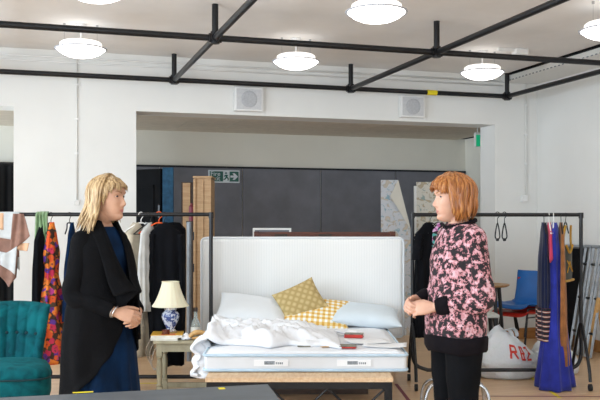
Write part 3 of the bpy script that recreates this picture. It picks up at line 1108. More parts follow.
sh = MB().lathe(prof + inner + [prof[0]], 72, flute=18, famp=0.012).build('shade', 'shade_cream', lm, smooth=True)
MB().torus((0, 0, zs + 0.004), 0.143, 0.004, 'Z', 36, 6).build('shade_trim', 'shade_cream', sh, smooth=True)
MB().torus((0, 0, zs + 0.195), 0.067, 0.003, 'Z', 30, 6).build('shade_trim', 'shade_cream', sh, smooth=True)
# books under the lamp
plain('book_yellow', 'd5a43a', 0.5, 0, 0.15, 20)
plain('book_white', 'dcd8cc', 0.6, 0, 0.05, 20)
b1 = camthing('magazine', 'pale magazine under the table lamp, bottom of the pile', 'magazine', XC(167, ld - 0.07), ld - 0.07, tz, R(-4))
MB().bx(-0.11, 0.1, -0.085, 0.14, 0, 0.018).build('pages', 'book_white', b1)
MB().bx(-0.111, 0.101, -0.086, 0.141, 0.0175, 0.02).build('cover', 'paper', b1)
b1 = camthing('magazine', 'yellow and red magazine directly under the table lamp', 'magazine', XC(168, ld - 0.06), ld - 0.06, tz + 0.02, R(5))
MB().bx(-0.125, 0.115, -0.09, 0.14, 0, 0.02).build('pages', 'book_white', b1)
MB().bx(-0.127, 0.117, -0.092, 0.141, 0.02, 0.024).build('cover', 'book_yellow', b1)
MB().bx(-0.05, 0.06, -0.08, -0.02, 0.024, 0.025).build('cover_print', 'red_book', b1)
gl = camthing('glass_tumbler', 'small reddish glass standing in front of the lamp', 'glass', XC(166, TD + 0.06), TD + 0.06, tz + 0.045)
MB().lathe([(0.001, 0.0), (0.028, 0.0), (0.032, 0.035), (0.029, 0.035), (0.026, 0.006), (0.001, 0.005)], 18).build('bowl', 'amber_glass', gl, smooth='auto')
MB().lathe([(0.001, 0.007), (0.025, 0.007), (0.027, 0.02), (0.001, 0.02)], 16).build('contents', 'red_book', gl, smooth='auto')
bo = camthing('glass_bottle', 'clear glass bottle with a pale label behind the bedside lamp', 'bottle', XC(195.5, ld + 0.05), ld + 0.05, tz)
MB().lathe([(0.001, 0.0), (0.036, 0.0), (0.038, 0.01), (0.038, 0.10), (0.032, 0.125), (0.016, 0.15), (0.0145, 0.2), (0.017, 0.202), (0.017, 0.212), (0.012, 0.213), (0.011, 0.15), (0.028, 0.12), (0.034, 0.1), (0.034, 0.012), (0.001, 0.01)], 24).build('body', 'glass', bo, smooth='auto')
m = MB()
m.loft([[(0.0388 * math.cos(R(a)), 0.0388 * math.sin(R(a)), z) for a in range(190, 351, 10)] for z in (0.025, 0.085)], False, False)
m.build('label', 'book_white', bo, smooth=True)
MB().lathe([(0.001, 0.205), (0.0185, 0.205), (0.0185, 0.235), (0.001, 0.236)], 14).build('cap', 'dark_board', bo, smooth='auto')
# tissue and tan hand-shaped ornament
def tissue(u, v):
    a, r = 2 * PI * u, 0.045 * v
    return W(XC(186, TD + .08), TD + .08, tz) + Vector((r * math.cos(a), r * math.sin(a), 0.006 + 0.05 * (1 - v) ** 0.7 + 0.012 * v * noise.noise((math.cos(a) * 3, math.sin(a) * 3, 4))))
tag(MB().sheet(tissue, 24, 8, 0.002).build('crumpled_tissue', 'paper', smooth=True), 'crumpled white tissue on the table beside the lamp', 'tissue')
oc = W(XC(200, TD + 0.07), TD + 0.07, tz)
orn = thing('carved_ornament', 'curved tan carved ornament lying on the table by the duvet', 'ornament', oc, CAMROT)
MB().tube(spline([(-0.085, 0, 0.02), (-0.05, 0.0, 0.05), (0.0, 0.0, 0.058), (0.05, 0.01, 0.045), (0.09, 0.01, 0.03)]), [0.008 + 0.012 * math.sin(PI * min(1, 0.15 + i / 26)) for i in range(25)], 12).build('upper_arm', 'tan_wood', orn, smooth=True)
MB().tube(spline([(-0.06, -0.03, 0.014), (-0.01, -0.02, 0.018), (0.05, 0.0, 0.02), (0.09, 0.01, 0.025)]), [0.008 + 0.007 * min(1, i / 10) for i in range(19)], 12).build('lower_arm', 'tan_wood', orn, smooth=True)

# ================================================================== TEAL CHAIR
ch = thing('cocktail_chair', 'teal velvet cocktail chair with fluted buttoned back', 'chair', W(XC(4, 5.75), 5.75), CAMROT + R(8))
def back_fn_front(u, v):        # u across, v up
    hw_ = lerp(0.21, 0.262, v)
    x = lerp(-hw_, hw_, u)
    z = lerp(0.36, 0.835, v) - 0.02 * (2 * u - 1) ** 2 * v
    y = 0.25 + 0.14 * v - 0.10 * (2 * u - 1) ** 2
    return x, y, z
n, mv = 72, 18
fr, bk = [], []
for i in range(n + 1):
    for j in range(mv + 1):
        u, v = i / n, j / mv
        x, y, z = back_fn_front(u, v)
        e = min(1, min(u, 1 - u) * 12, (1 - v) * 7)
        flu = abs(math.sin(PI * u * 7)) ** 0.45
        but = sum(math.exp(-(((u - k / 7) * 0.6) ** 2 + ((v - 0.55) * 0.5) ** 2) / 0.0009) for k in range(1, 7))
        fr.append(Vector((x, y - 0.055 * e ** 0.5 - 0.018 * flu + 0.02 * but, z)))
        bk.append(Vector((x, y + 0.05 * e ** 0.5, z)))
m = mv + 1
fs = [(i * m + j, (i + 1) * m + j, (i + 1) * m + j + 1, i * m + j + 1) for i in range(n) for j in range(mv)]
N = len(fr)
fs2 = [tuple(N + q for q in reversed(f)) for f in fs]
ed = [(i * m + mv, (i + 1) * m + mv, N + (i + 1) * m + mv, N + i * m + mv) for i in range(n)] + [(i * m, N + i * m, N + (i + 1) * m, (i + 1) * m) for i in range(n)]
ed += [(j, j + 1, N + j + 1, N + j) for j in range(mv)] + [(n * m + j, N + n * m + j, N + n * m + j + 1, n * m + j + 1) for j in range(mv)]
bkp = MB().add(fr + bk, fs + fs2 + ed).build('backrest', 'teal_velvet', ch, smooth=True)
for k in range(1, 7):
    x, y, z = back_fn_front(k / 7, 0.55)
    MB().ball((x, y - 0.052, z), 0.012, 10, (1, 0.6, 1)).build('button', 'teal_piping', bkp, smooth=True)
# seat: rounded, crowned
def seat_ring(sc, z):
    out = []
    for k in range(48):
        a = 2 * PI * k / 48
        ex = 0.5
        c_, s_ = math.cos(a), math.sin(a)
        x = math.copysign(abs(c_) ** ex, c_) * 0.315 * sc
        y = math.copysign(abs(s_) ** ex, s_) * 0.29 * sc
        x *= (1.0 + 0.12 * (-y / 0.29)) if y < 0 else (1 - 0.18 * y / 0.29)
        out.append((x, y - 0.04, z))
    return out
MB().loft([seat_ring(0.90, 0.235), seat_ring(0.97, 0.245), seat_ring(1.0, 0.28), seat_ring(1.0, 0.375), seat_ring(1.0, 0.385)]).build('seat_base', 'teal_velvet', ch, smooth='auto')
MB().loft([seat_ring(0.985, 0.385), seat_ring(1.0, 0.395), seat_ring(0.99, 0.42), seat_ring(0.93, 0.445), seat_ring(0.75, 0.462), seat_ring(0.4, 0.47), seat_ring(0.05, 0.472)]).build('seat_cushion', 'teal_velvet', ch, smooth=True)
pr = seat_ring(1.008, 0.388)
MB().tube(pr + [pr[0]], 0.006, 6, False).build('seat_piping', 'teal_piping', ch, smooth=True)
for sx in (-1, 1):
    for y, dy in ((-0.24, -0.05), (0.2, 0.05)):
        MB().cyl((0.22 * sx, y, 0.24), (0.25 * sx, y + dy, 0.0), 0.024, 12, 0.014).build('leg', 'chair_leg_wood', ch, smooth='auto')

# ================================================================== BLACK TABLE IN FRONT
fz = 0.72
A = P(268, 384, FPX * (EYE - fz) / (384 - HY))
B = P(0, 397.5, FPX * (EYE - fz) / (397.5 - HY))
C = P(275, 400, FPX * (EYE - fz) / (400 - HY))
ux = (B - A).normalized()
dirn = (C - A); dirn.z = 0
uy = Vector((ux.y, -ux.x, 0))
if uy.dot(dirn) < 0:
    uy = -uy
ft = thing('black_table', 'black-topped table along the bottom edge with yellow tape marks', 'table', (A.x, A.y, 0))
ang = math.atan2(ux.y, ux.x)
ft.rotation_euler = (0, 0, ang)
Lf, Df = 2.3, 0.75
sg = 1 if Vector((-ux.y, ux.x, 0)).dot(uy) > 0 else -1
MB().prism([(0, 0), (Lf, 0), (Lf, sg * Df), (0.06, sg * Df)], fz - 0.03, fz, 'XY').build('table_top', 'black_table', ft, bevel=0.003)
MB().bx(0.08, Lf - 0.08, min(sg * 0.06, sg * 0.09), max(sg * 0.06, sg * 0.09), fz - 0.1, fz - 0.03).build('apron', 'black_paint', ft)
for x in (0.1, Lf - 0.1):
    for y in (0.08, Df - 0.08):
        MB().bx(x - 0.025, x + 0.025, sg * y - 0.025, sg * y + 0.025, 0, fz - 0.03).build('leg', 'black_paint', ft)
def onfront(px, py):
    d = FPX * (EYE - fz) / (py - HY)
    q = P(px, py, d)
    v = Matrix.Rotation(-ang, 3, 'Z') @ (Vector((q.x, q.y, 0)) - Vector((A.x, A.y, 0)))
    return v
v = onfront(83, 392.3)
MB().bx(v.x - 0.04, v.x + 0.04, v.y - 0.009, v.y + 0.009, fz, fz + 0.001).build('tape_mark', 'yellow_tape', ft)
v = onfront(222, 388.5)
MB().bx(v.x - 0.012, v.x + 0.014, v.y - 0.018, v.y + 0.016, fz, fz + 0.001).build('tape_mark', 'yellow_tape', ft)

# ================================================================== ALCOVE THINGS
# tall open wooden case
cd_ = 9.45
tc = camthing('tall_wooden_case', 'tall open pale wooden case standing at the opening', 'case', 0, cd_)
zt = ZZ(178, cd_)
xa, xm0, xm1, xb = XC(181.5, cd_), XC(189, cd_), XC(194.5, cd_), XC(211, cd_)
MB().bx(xa, xm0, 0.1, 0.12, 0, zt - 0.05).build('left_board', 'pale_wood', tc)
MB().bx(xm1, xb, 0, 0.02, 0, zt).build('front_board', 'pale_wood', tc)
MB().bx(xm1 + 0.075, xm1 + 0.1, -0.02, 0, 0, zt - 0.03).build('batten', 'pale_wood', tc)
MB().bx(xm1 - 0.01, xm1 + 0.015, -0.03, 0.4, 0, zt - 0.01).build('side_board', 'pale_wood', tc)
MB().bx(xb - 0.02, xb, 0.02, 0.4, 0, zt - 0.01).build('side_board', 'pale_wood', tc)
MB().bx(xm1 - 0.015, xb + 0.012, -0.035, 0.42, zt, zt + 0.02).build('top_cap', 'pale_wood', tc)
MB().bx(xa - 0.02, xm1, 0.12, 0.42, 0, zt - 0.04).build('inner_board', 'dark_board', tc)
for z in (0.85, 1.2):
    MB().bx(xm1 - 0.012, xm1 + 0.0, -0.034, -0.03, z, z + 0.09).build('hinge', 'black_steel', tc)
rc = P(191.5, 212, cd_ + 0.05)
MB().bx(xm0 - 0.03, xm1, -0.02, 0.12, rc.z - 0.12, rc.z - 0.1).build('shelf', 'dark_board', tc)
tag(MB().lathe([(0.001, -0.1), (0.03, -0.1), (0.03, 0.06), (0.012, 0.08), (0.012, 0.1), (0.001, 0.1)], 14, rc).build('red_canister', 'maroon_tape', smooth='auto'), 'small dark red canister inside the tall wooden case', 'canister')
# rolls leaning there
for px, dd, r, mat, z1, lab in ((189.0, 8.6, 0.026, 'alu', 222, 'long silver tube standing by the wooden case'), (184.0, 8.7, 0.016, 'garment_grey', 232, 'thin pale grey rod standing beside the silver tube')):
    o = MB().lathe([(0.001, 0), (r, 0), (r, ZZ(z1, dd)), (r - 0.006, ZZ(z1, dd)), (r - 0.006, ZZ(z1, dd) - 0.05), (0.001, ZZ(z1, dd) - 0.05)], 16).build('standing_tube', mat, loc=W(XC(px, dd), dd), smooth='auto')
    tag(o, lab, 'tube')
# black door leaf and blue panel
dd = 10.1
bd = thing('black_door', 'black unhung door leaf standing on end in the alcove', 'door', W(XC(163, dd), dd), CAMROT + R(150))
zt = ZZ(168, dd)
MB().bx(0, 0.6, 0, 0.044, 0, zt - 0.01).build('leaf', 'black_paint', bd, bevel=0.003)
for z0, z1 in ((0.2, 0.85), (1.05, zt - 0.2)):
    m = MB()
    for (x0, x1, a, b) in ((0.1, 0.5, z0, z0 + 0.03), (0.1, 0.5, z1 - 0.03, z1), (0.1, 0.13, z0, z1), (0.47, 0.5, z0, z1)):
        m.bx(x0, x1, 0.044, 0.054, a, b)
    m.build('moulding', 'black_paint', bd)
MB().bx(0.01, 0.035, 0.044, 0.05, 1.45, 1.6).build('hinge', 'steel_leg', bd)
bp = camthing('blue_flat', 'narrow dusty blue scenery flat beside the black door', 'scenery flat', XC(167.8, dd - 0.1), dd - 0.1)
MB().bx(-0.062, 0.062, 0, 0.05, 0, zt).build('face_board', 'blue_flat', bp, bevel=0.003)
MB().bx(-0.06, 0.06, 0.05, 0.3, 0, 0.06).build('foot_brace', 'pale_wood', bp)
# black curtain in left opening
def cur(u, v):
    x = lerp(-2.0, -0.16, u)
    return Vector((x, 9.75 + 0.05 * math.sin(u * 70) + 0.02 * math.sin(u * 31 + v * 2), lerp(0.02, 2.02, v)))
cu = thing('black_curtain', 'black pleated curtain hanging in the left opening', 'curtain')
MB().sheet(cur, 160, 10, 0.004).build('drape', 'curtain_black', cu, smooth=True)
MB().cyl((-2.1, 9.75, 2.03), (-0.1, 9.75, 2.03), 0.016).build('rail', 'black_steel', cu, smooth='auto')
for x in (-2.05, -0.15):
    MB().cyl((x, 9.75, 0), (x, 9.75, 2.03), 0.016).build('upright', 'black_steel', cu, smooth='auto')

# wallpapered flats
def flat(px0, px1, py, d, mat, label, corner):
    f = camthing('wallpapered_flat', label, 'scenery flat', XC((px0 + px1) / 2, d), d, 0, 0, 'wallpapered scenery flats')
    hw_ = XC(px1, d) / 2 - XC(px0, d) / 2
    zt_ = ZZ(py, d)
    if corner:
        MB().prism([(-hw_, 0), (hw_, 0), (hw_, zt_ - 0.62), (hw_ * 0.12, zt_), (-hw_, zt_)], 0, 0.03).build('board', mat, f)
        m = MB()
        m.add([(hw_ * 0.15, -0.004, zt_), (hw_, -0.004, zt_ - 0.62), (-hw_ * 0.42, -0.05, zt_ - 0.2),
               (hw_ * 0.15, 0.0, zt_), (hw_, 0.0, zt_ - 0.62), (-hw_ * 0.42, -0.046, zt_ - 0.2)],
              [(0, 1, 2), (5, 4, 3), (0, 3, 4, 1), (1, 4, 5, 2), (2, 5, 3, 0)])
        m.build('peeled_corner', 'paper_back', f)
    else:
        MB().bx(-hw_, hw_, 0, 0.03, 0, zt_).build('board', mat, f)
        MB().bx(-hw_ - 0.03, -hw_, -0.005, 0.04, 0, zt_ - 0.05).build('edge_batten', 'white_trim', f)
    MB().bx(-hw_ + 0.02, hw_ - 0.02, 0.03, 0.06, 0.9, 0.95).build('batten', 'pale_wood', f)
flat(381, 411, 180, 10.55, 'wallpaper', 'pale blue floral wallpapered flat with its top corner peeled', True)
flat(416.5, 446, 182, 10.75, 'wallpaper_beige', 'beige floral wallpapered flat behind the copper-haired woman', False)

# ================================================================== RIGHT BACKGROUND
def poly_chair(name, label, mat, base, rz, zs, legs):
    c = thing(name, label, 'chair', base, rz, 'stacked plastic chairs')
    def shell(u, v):           # v 0 front of seat .. 1 top of back ; faces -y local
        x = lerp(-0.22, 0.22, u)
        pts = [(-0.21, 0.0 - 0.02), (-0.16, 0.012), (0.0, -0.006), (0.13, 0.0), (0.185, 0.05), (0.215, 0.17), (0.235, 0.33), (0.245, 0.36)]
        t_ = v * (len(pts) - 1)
        i = min(int(t_), len(pts) - 2)
        f = t_ - i
        y, z = lerp(pts[i][0], pts[i + 1][0], f), lerp(pts[i][1], pts[i + 1][1], f)
        sc = 1.0 if v < 0.55 else lerp(1.0, 0.86, (v - 0.55) / 0.45)
        e = (2 * u - 1)
        return (x * sc, y - 0.05 * e * e * (v > 0.5) * (v - 0.5) * 2, zs + z + 0.03 * e ** 4 * (1 if v < 0.5 else 0.2))
    MB().sheet(shell, 20, 28, 0.008).build('shell', mat, c, smooth=True)
    for sx in (-1, 1):
        if legs:
            MB().tube([(0.19 * sx, -0.2, 0.0), (0.17 * sx, -0.12, zs - 0.03), (0.17 * sx, 0.1, zs - 0.03), (0.19 * sx, 0.22, 0.0)], 0.011, 8).build('leg_frame', 'steel_leg', c, smooth='auto')
        else:
            MB().tube([(0.2 * sx, -0.2, zs - 0.3), (0.18 * sx, -0.12, zs - 0.02), (0.18 * sx, 0.1, zs - 0.02), (0.2 * sx, 0.22, zs - 0.3)], 0.011, 8).build('leg_frame', 'steel_leg', c, smooth='auto')
    return c
cb = W(XC(521, 9.05), 9.05)
poly_chair('plastic_chair', 'red plastic chair underneath the blue one', 'red_plastic', cb, CAMROT + R(-52), 0.435, True)
poly_chair('plastic_chair', 'blue plastic chair stacked on top of the red chair', 'blue_plastic', cb + Vector((0, 0, 0)), CAMROT + R(-52), 0.515, False)
# table with wooden top
d = 8.75
zt = ZZ(284, d)
wt = camthing('wooden_table', 'small round-edged wooden table behind the copper-haired woman', 'table', XC(487, d), d)
MB().lathe([(0.001, zt - 0.025), (0.2, zt - 0.025), (0.225, zt - 0.012), (0.225, zt), (0.001, zt)], 32).build('table_top', 'table_wood', wt, smooth='auto')
for a in (20, 110, 200, 290):
    ca, sa = math.cos(R(a)), math.sin(R(a))
    MB().cyl((0.14 * ca, 0.14 * sa, zt - 0.025), (0.21 * ca, 0.21 * sa, 0), 0.022, 10, 0.014).build('leg', 'steel_leg', wt, smooth='auto')
d = 8.25
zt = ZZ(313, d)
gs = camthing('grey_stool', 'low pale grey topped stool behind the printed sweater', 'stool', XC(482, d), d)
MB().bx(-0.14, 0.14, -0.14, 0.14, zt - 0.035, zt).build('seat', 'grey_top', gs, bevel=0.01)
for sx in (-1, 1):
    for sy in (-1, 1):
        MB().cyl((0.1 * sx, 0.1 * sy, zt - 0.035), (0.14 * sx, 0.13 * sy, 0), 0.022, 10, 0.016).build('leg', 'steel_leg', gs, smooth='auto')

# carrier bags
def bag(name, label, px, d, w_, h_, dp, seed, tie=True):
    base = W(XC(px, d), d)
    b = thing(name, label, 'bag', base, CAMROT, 'plastic carrier bags on the floor')
    rings = []
    n = 48
    prof = [(0.0, 0.88), (0.03, 1.0), (0.12, 1.06), (0.35, 1.04), (0.55, 0.93), (0.72, 0.78), (0.86, 0.6), (0.95, 0.42), (1.0, 0.2)]
    for k in range(25):
        t_ = k / 24
        s_ = interp(prof, t_)
        ring = []
        for j in range(n):
            a = 2 * PI * j / n
            c_, q_ = math.cos(a), math.sin(a)
            r = s_ * (1 + 0.2 * noise.noise((c_ * 1.7, q_ * 1.7, t_ * 2.5 + seed)) + 0.07 * ridged(c_ * 1.2 + seed, q_ * 1.2 + t_ * 2, 3.0, seed) * min(1, t_ * 5))
            z = t_ * h_ * (1 + 0.16 * c_ * math.sin(seed * 3) * t_ + 0.1 * noise.noise((c_ * 2, q_ * 2, seed)) * t_)
            r *= 1 + 0.05 * ridged(c_ * 2.2 + t_ * 3, q_ * 2.2 - t_ * 2, 3.3, seed + 4) * min(1, t_ * 4)
            ring.append((w_ / 2 * r * math.copysign(abs(c_) ** 0.8, c_), dp / 2 * r * math.copysign(abs(q_) ** 0.8, q_), max(0.002, z)))
        rings.append(ring)
    MB().loft(rings).build('sack', 'bag_plastic', b, smooth=True)
    return b, rings
b1, rg = bag('carrier_bag', 'big white carrier bag with red print on the floor', 505, 7.72, 0.50, 0.41, 0.34, 1.3)
b2, _ = bag('carrier_bag', 'smaller plain white carrier bag behind the blue dress', 553, 7.9, 0.40, 0.33, 0.3, 4.1)
b3, _ = bag('carrier_bag', 'low greyish carrier bag behind the big printed bag', 484, 7.98, 0.24, 0.24, 0.2, 7.7)
# red print on the front of the bag: three upright block characters of bars
def on_bag(u, v):       # u -1..1 across the front, v height fraction
    k = v * 24
    i = min(int(k), 23)
    a = R(270 + 52 * u)
    j = (a / (2 * PI) * 48) % 48
    j0 = int(j)
    p = Vector(rg[i][j0]).lerp(Vector(rg[i][(j0 + 1) % 48]), j - j0)
    q = Vector(rg[i + 1][j0]).lerp(Vector(rg[i + 1][(j0 + 1) % 48]), j - j0)
    r = p.lerp(q, k - i)
    nrm = Vector((r.x, r.y, 0.1)).normalized()
    return r + nrm * 0.004
def stroke(a, b, wd):
    a, b = Vector(a + (0,)), Vector(b + (0,))
    dr_ = (b - a).normalized()
    sd = Vector((-dr_.y, dr_.x, 0)) * wd
    def fn(u, v):
        q = a.lerp(b, u) + sd * (v - .5)
        return on_bag(q.x, q.y)
    return MB().sheet(fn, 5, 1, 0.002)
plain('bag_red', 'c8382c', 0.4, 0, 0.05)
CH = [[((0.0, 0.0), (0.05, 1.0)), ((0.0, 0.95), (0.75, 0.9)), ((0.7, 0.9), (0.66, 0.5)), ((0.05, 0.5), (0.7, 0.52)), ((0.35, 0.5), (0.8, 0.0))],
      [((0.1, 0.0), (0.1, 1.0)), ((0.1, 1.0), (0.8, 1.0)), ((0.1, 0.5), (0.7, 0.5)), ((0.1, 0.0), (0.85, 0.0)), ((0.5, 0.0), (0.5, 1.0))],
      [((0.0, 1.0), (0.85, 1.0)), ((0.85, 1.0), (0.05, 0.05)), ((0.05, 0.02), (0.9, 0.02)), ((0.2, 0.55), (0.75, 0.5))]]
m = MB()
for ci, chs in enumerate(CH):
    for (a, b) in chs:
        f = lambda q: (0.02 + ci * 0.27 + q[0] * 0.21, 0.47 + q[1] * 0.27 - ci * 0.012)
        st = stroke(f(a), f(b), 0.045)
        m.add(st.v, st.f)
m.build('red_print', 'bag_red', b1)
for bq, hh, xo in ((b1, 0.40, 0.03), (b2, 0.31, -0.02)):
    for s_ in (-1, 1):
        def hd(u, v):
            a = PI * u
            return (xo + 0.06 * math.cos(a) + s_ * 0.03 + (v - .5) * 0.03, s_ * 0.035 + 0.015 * math.sin(a * 3), hh - 0.04 + 0.075 * math.sin(a) ** 0.8 + (v - .5) * 0.012)
        MB().sheet(hd, 16, 3, 0.003).build('handle', 'bag_plastic', bq, smooth=True)

# boards and folded frames leaning on the right wall
bb = thing('black_board', 'black folded board leaning on the right wall', 'board', (0, 0, 0))
rotl = lambda z: 5.74 - 0.22 * (1 - z / 1.13)
def lean_bar(y0, y1, z0, z1, x_top, x_bot, w_, t_):
    a, b = Vector((x_bot, y0, z0)), Vector((x_top, y1, z1))
    return MB().tube([a, b], w_ / 2, 4, True)
m = MB().add([(5.48, 8.46, 0), (5.72, 8.46, 1.12), (5.72, 7.96, 1.12), (5.48, 7.96, 0), (5.51, 8.46, 0), (5.75, 8.46, 1.12), (5.75, 7.96, 1.12), (5.51, 7.96, 0)],
             [(0, 1, 2, 3), (7, 6, 5, 4), (0, 4, 5, 1), (1, 5, 6, 2), (2, 6, 7, 3), (3, 7, 4, 0)])
m.build('panel', 'black_paint', bb)
MB().tube([(5.72, 8.48, 1.125), (5.72, 7.94, 1.125)], 0.022, 4).build('top_edge', 'alu', bb)
for k, (y, lab) in enumerate(((7.86, 'folded aluminium frame leaning next to the black board'), (7.72, 'middle folded aluminium frame leaning on the right wall'), (7.58, 'folded aluminium frame leaning at the right edge'))):
    f = thing('folded_frame', lab, 'frame', (0, 0, 0), 0, 'folded aluminium frames')
    for s_, off in ((0, 0.0), (1, 0.085)):
        MB().tube([(5.40 - 0.0 * k, y - 0.06 - off, 0.012), (5.68, y + 0.04 - off, 1.13)], 0.017, 4).build('stile', 'alu', f)
    for z in (0.25, 0.6, 0.95):
        t_ = z / 1.13
        x, yy = lerp(5.40, 5.68, t_), lerp(y - 0.06, y + 0.04, t_)
        MB().cyl((x, yy, z), (x, yy - 0.085, z), 0.014, 8).build('rung', 'steel_leg', f)
    MB().tube([(5.68, y + 0.06, 1.135), (5.68, y - 0.07, 1.135)], 0.02, 4).build('head', 'alu', f)
wl = thing('wooden_prop', 'tan wooden leg leaning at the right edge below the frames', 'prop', (0, 0, 0))
MB().tube([W(XC(588, 8.9), 8.9, 0.012), W(XC(599, 8.75), 8.75, 0.62)], 0.03, 4).build('beam', 'tan_wood', wl)
MB().tube([W(XC(599, 8.75), 8.75, 0.6), W(XC(606, 8.9), 8.9, 0.012)], 0.03, 4).build('brace', 'tan_wood', wl)

# chromed stool with arched legs behind the right woman
sd_ = 6.15
st = camthing('swivel_stool', 'stool with arched chrome legs behind the black trousers', 'stool', XC(455, sd_), sd_)
MB().lathe([(0.001, 0.40), (0.14, 0.40), (0.155, 0.415), (0.155, 0.44), (0.14, 0.455), (0.001, 0.46)], 28).build('seat', 'black_cloth', st, smooth='auto')
MB().cyl((0, 0, 0.17), (0, 0, 0.40), 0.025).build('column', 'chrome', st, smooth='auto')
for a in (150, 205, 330, 25, 270):
    ca, sa = math.cos(R(a)), math.sin(R(a))
    MB().tube(spline([(0.0, 0.0, 0.2), (0.14 * ca, 0.14 * sa, 0.245), (0.215 * ca, 0.215 * sa, 0.225), (0.25 * ca, 0.25 * sa, 0.15), (0.26 * ca, 0.26 * sa, 0.005)], 6), 0.013, 10).build('arched_leg', 'chrome', st, smooth='auto')

# floor tapes
def tape(name, label, a, b, w_, mat):
    pa, pb = [P(x, y, FPX * EYE / (y - HY)) for x, y in (a, b)]
    dr_ = (pb - pa); dr_.z = 0; dr_.normalize()
    sd = Vector((-dr_.y, dr_.x, 0)) * w_ / 2
    m = MB().add([pa - sd, pb - sd, pb + sd, pa + sd], [(0, 1, 2, 3)])
    for q in m.v:
        q.z = 0.0008
    m.add([q - Vector((0, 0, 0.0006)) for q in m.v], [(3, 2, 1, 0)])
    return tag(m.build(name, mat), label, 'tape')
tape('floor_tape', 'yellow tape line on the floor beneath the blue dress', (526, 374), (560, 398), 0.03, 'yellow_tape')
tape('floor_tape', 'maroon tape line across the floor at lower right', (452, 396), (640, 396.8), 0.028, 'maroon_tape')
tape('floor_tape', 'short maroon tape line on the floor right of the bed', (396, 384), (410, 402), 0.03, 'maroon_tape')
tape('floor_tape', 'yellow tape line on the floor behind the bedside table', (120, 383.5), (178, 383), 0.03, 'yellow_tape')

# ================================================================== CLOTHES RACKS
RZ = 1.462
def rack(label, x0, x1, d, square, rz=0.0):
    r = camthing('clothes_rack', label, 'clothes rack', (x0 + x1) / 2, d, 0, rz, 'black clothes racks')
    h = (x1 - x0) / 2
    rr = 0.016
    MB().cyl((-h - 0.005, 0, RZ), (h + 0.005, 0, RZ), rr, 14).build('hanging_rail', 'black_steel', r, smooth='auto')
    # posts and base bar are one bent loop: posts curve into the bottom bar
    for s in (-1, 1):
        MB().tube([(h * s, 0, RZ + 0.012)] + spline([(h * s, 0, 0.42), (h * s, 0, 0.27), (h * s - s * 0.035, 0, 0.175), (h * s - s * 0.13, 0, 0.135)], 6), rr, 12).build('post', 'black_steel', r, smooth='auto')
        MB().cyl((h * s, 0, RZ - 0.03), (h * s, 0, RZ + 0.018), rr + 0.005, 12).build('corner_joint', 'black_steel', r, smooth='auto')
        f = MB().tube(spline([(h * s, -0.235, 0.075), (h * s, -0.2, 0.2), (h * s, -0.06, 0.47), (h * s, 0, 0.53), (h * s, 0.06, 0.47), (h * s, 0.2, 0.2), (h * s, 0.235, 0.075)], 5), 0.014, 10).build('foot_frame', 'black_steel', r, smooth='auto')
        for y in (-0.235, 0.235):
            q = MB()
            q.cyl((h * s - 0.012, y, 0.03), (h * s + 0.012, y, 0.03), 0.03, 16)
            q.build('caster', 'rubber', f, smooth='auto')
    MB().cyl((-h + 0.12, 0, 0.135), (h - 0.12, 0, 0.135), rr, 12).build('bottom_bar', 'black_steel', r, smooth='auto')
    return r
LD, RD = 6.98, 7.3
rack('long black clothes rack on the left behind the blonde woman', XC(211, LD) - 1.86, XC(211, LD), LD, True)
rack('black wheeled clothes rack on the right with a blue dress', XC(412.5, RD), XC(581, RD), RD, False)


def hanger(px, d, rz, mat, label, w_=0.2, hook_r=0.022, drop=0.07):
    """hook over the rail, sloping shoulders; returns world point of the neck"""
    base = W(XC(px, d), d, RZ)
    t = thing('hanger', label, 'hanger', base, CAMROT + rz, 'clothes hangers')
    pts = [(0.0, hook_r * math.cos(R(a)), hook_r * math.sin(R(a)) + 0.0) for a in range(-50, 200, 18)]
    pts = [(q[1], 0, q[2] + 0.019 - hook_r + 0.0) for q in pts][::-1]
    pts = [(-hook_r, 0, -0.004)] + [(hook_r * math.cos(R(a)), 0, -0.004 + hook_r * math.sin(R(a))) for a in range(170, -31, -20)]
    pts += [(0.006, 0, -0.032), (0.0, 0, -0.045), (0, 0, -drop)]
    MB().tube(pts, 0.0035 if mat != 'black_steel' else 0.0028, 8).build('hook', mat, t, smooth=True)
    MB().tube(spline([(-w_, 0, -drop - 0.09), (-w_ * 0.6, 0, -drop - 0.045), (-0.03, 0, -drop - 0.004), (0, 0, -drop), (0.03, 0, -drop - 0.004), (w_ * 0.6, 0, -drop - 0.045), (w_, 0, -drop - 0.09)], 4), 0.0055, 8).build('shoulder_bar', mat, t, smooth=True)
    if w_ > 0.125:
        MB().tube([(-w_, 0, -drop - 0.09), (w_, 0, -drop - 0.09)], 0.004, 8).build('trouser_bar', mat, t, smooth=True)
    return t


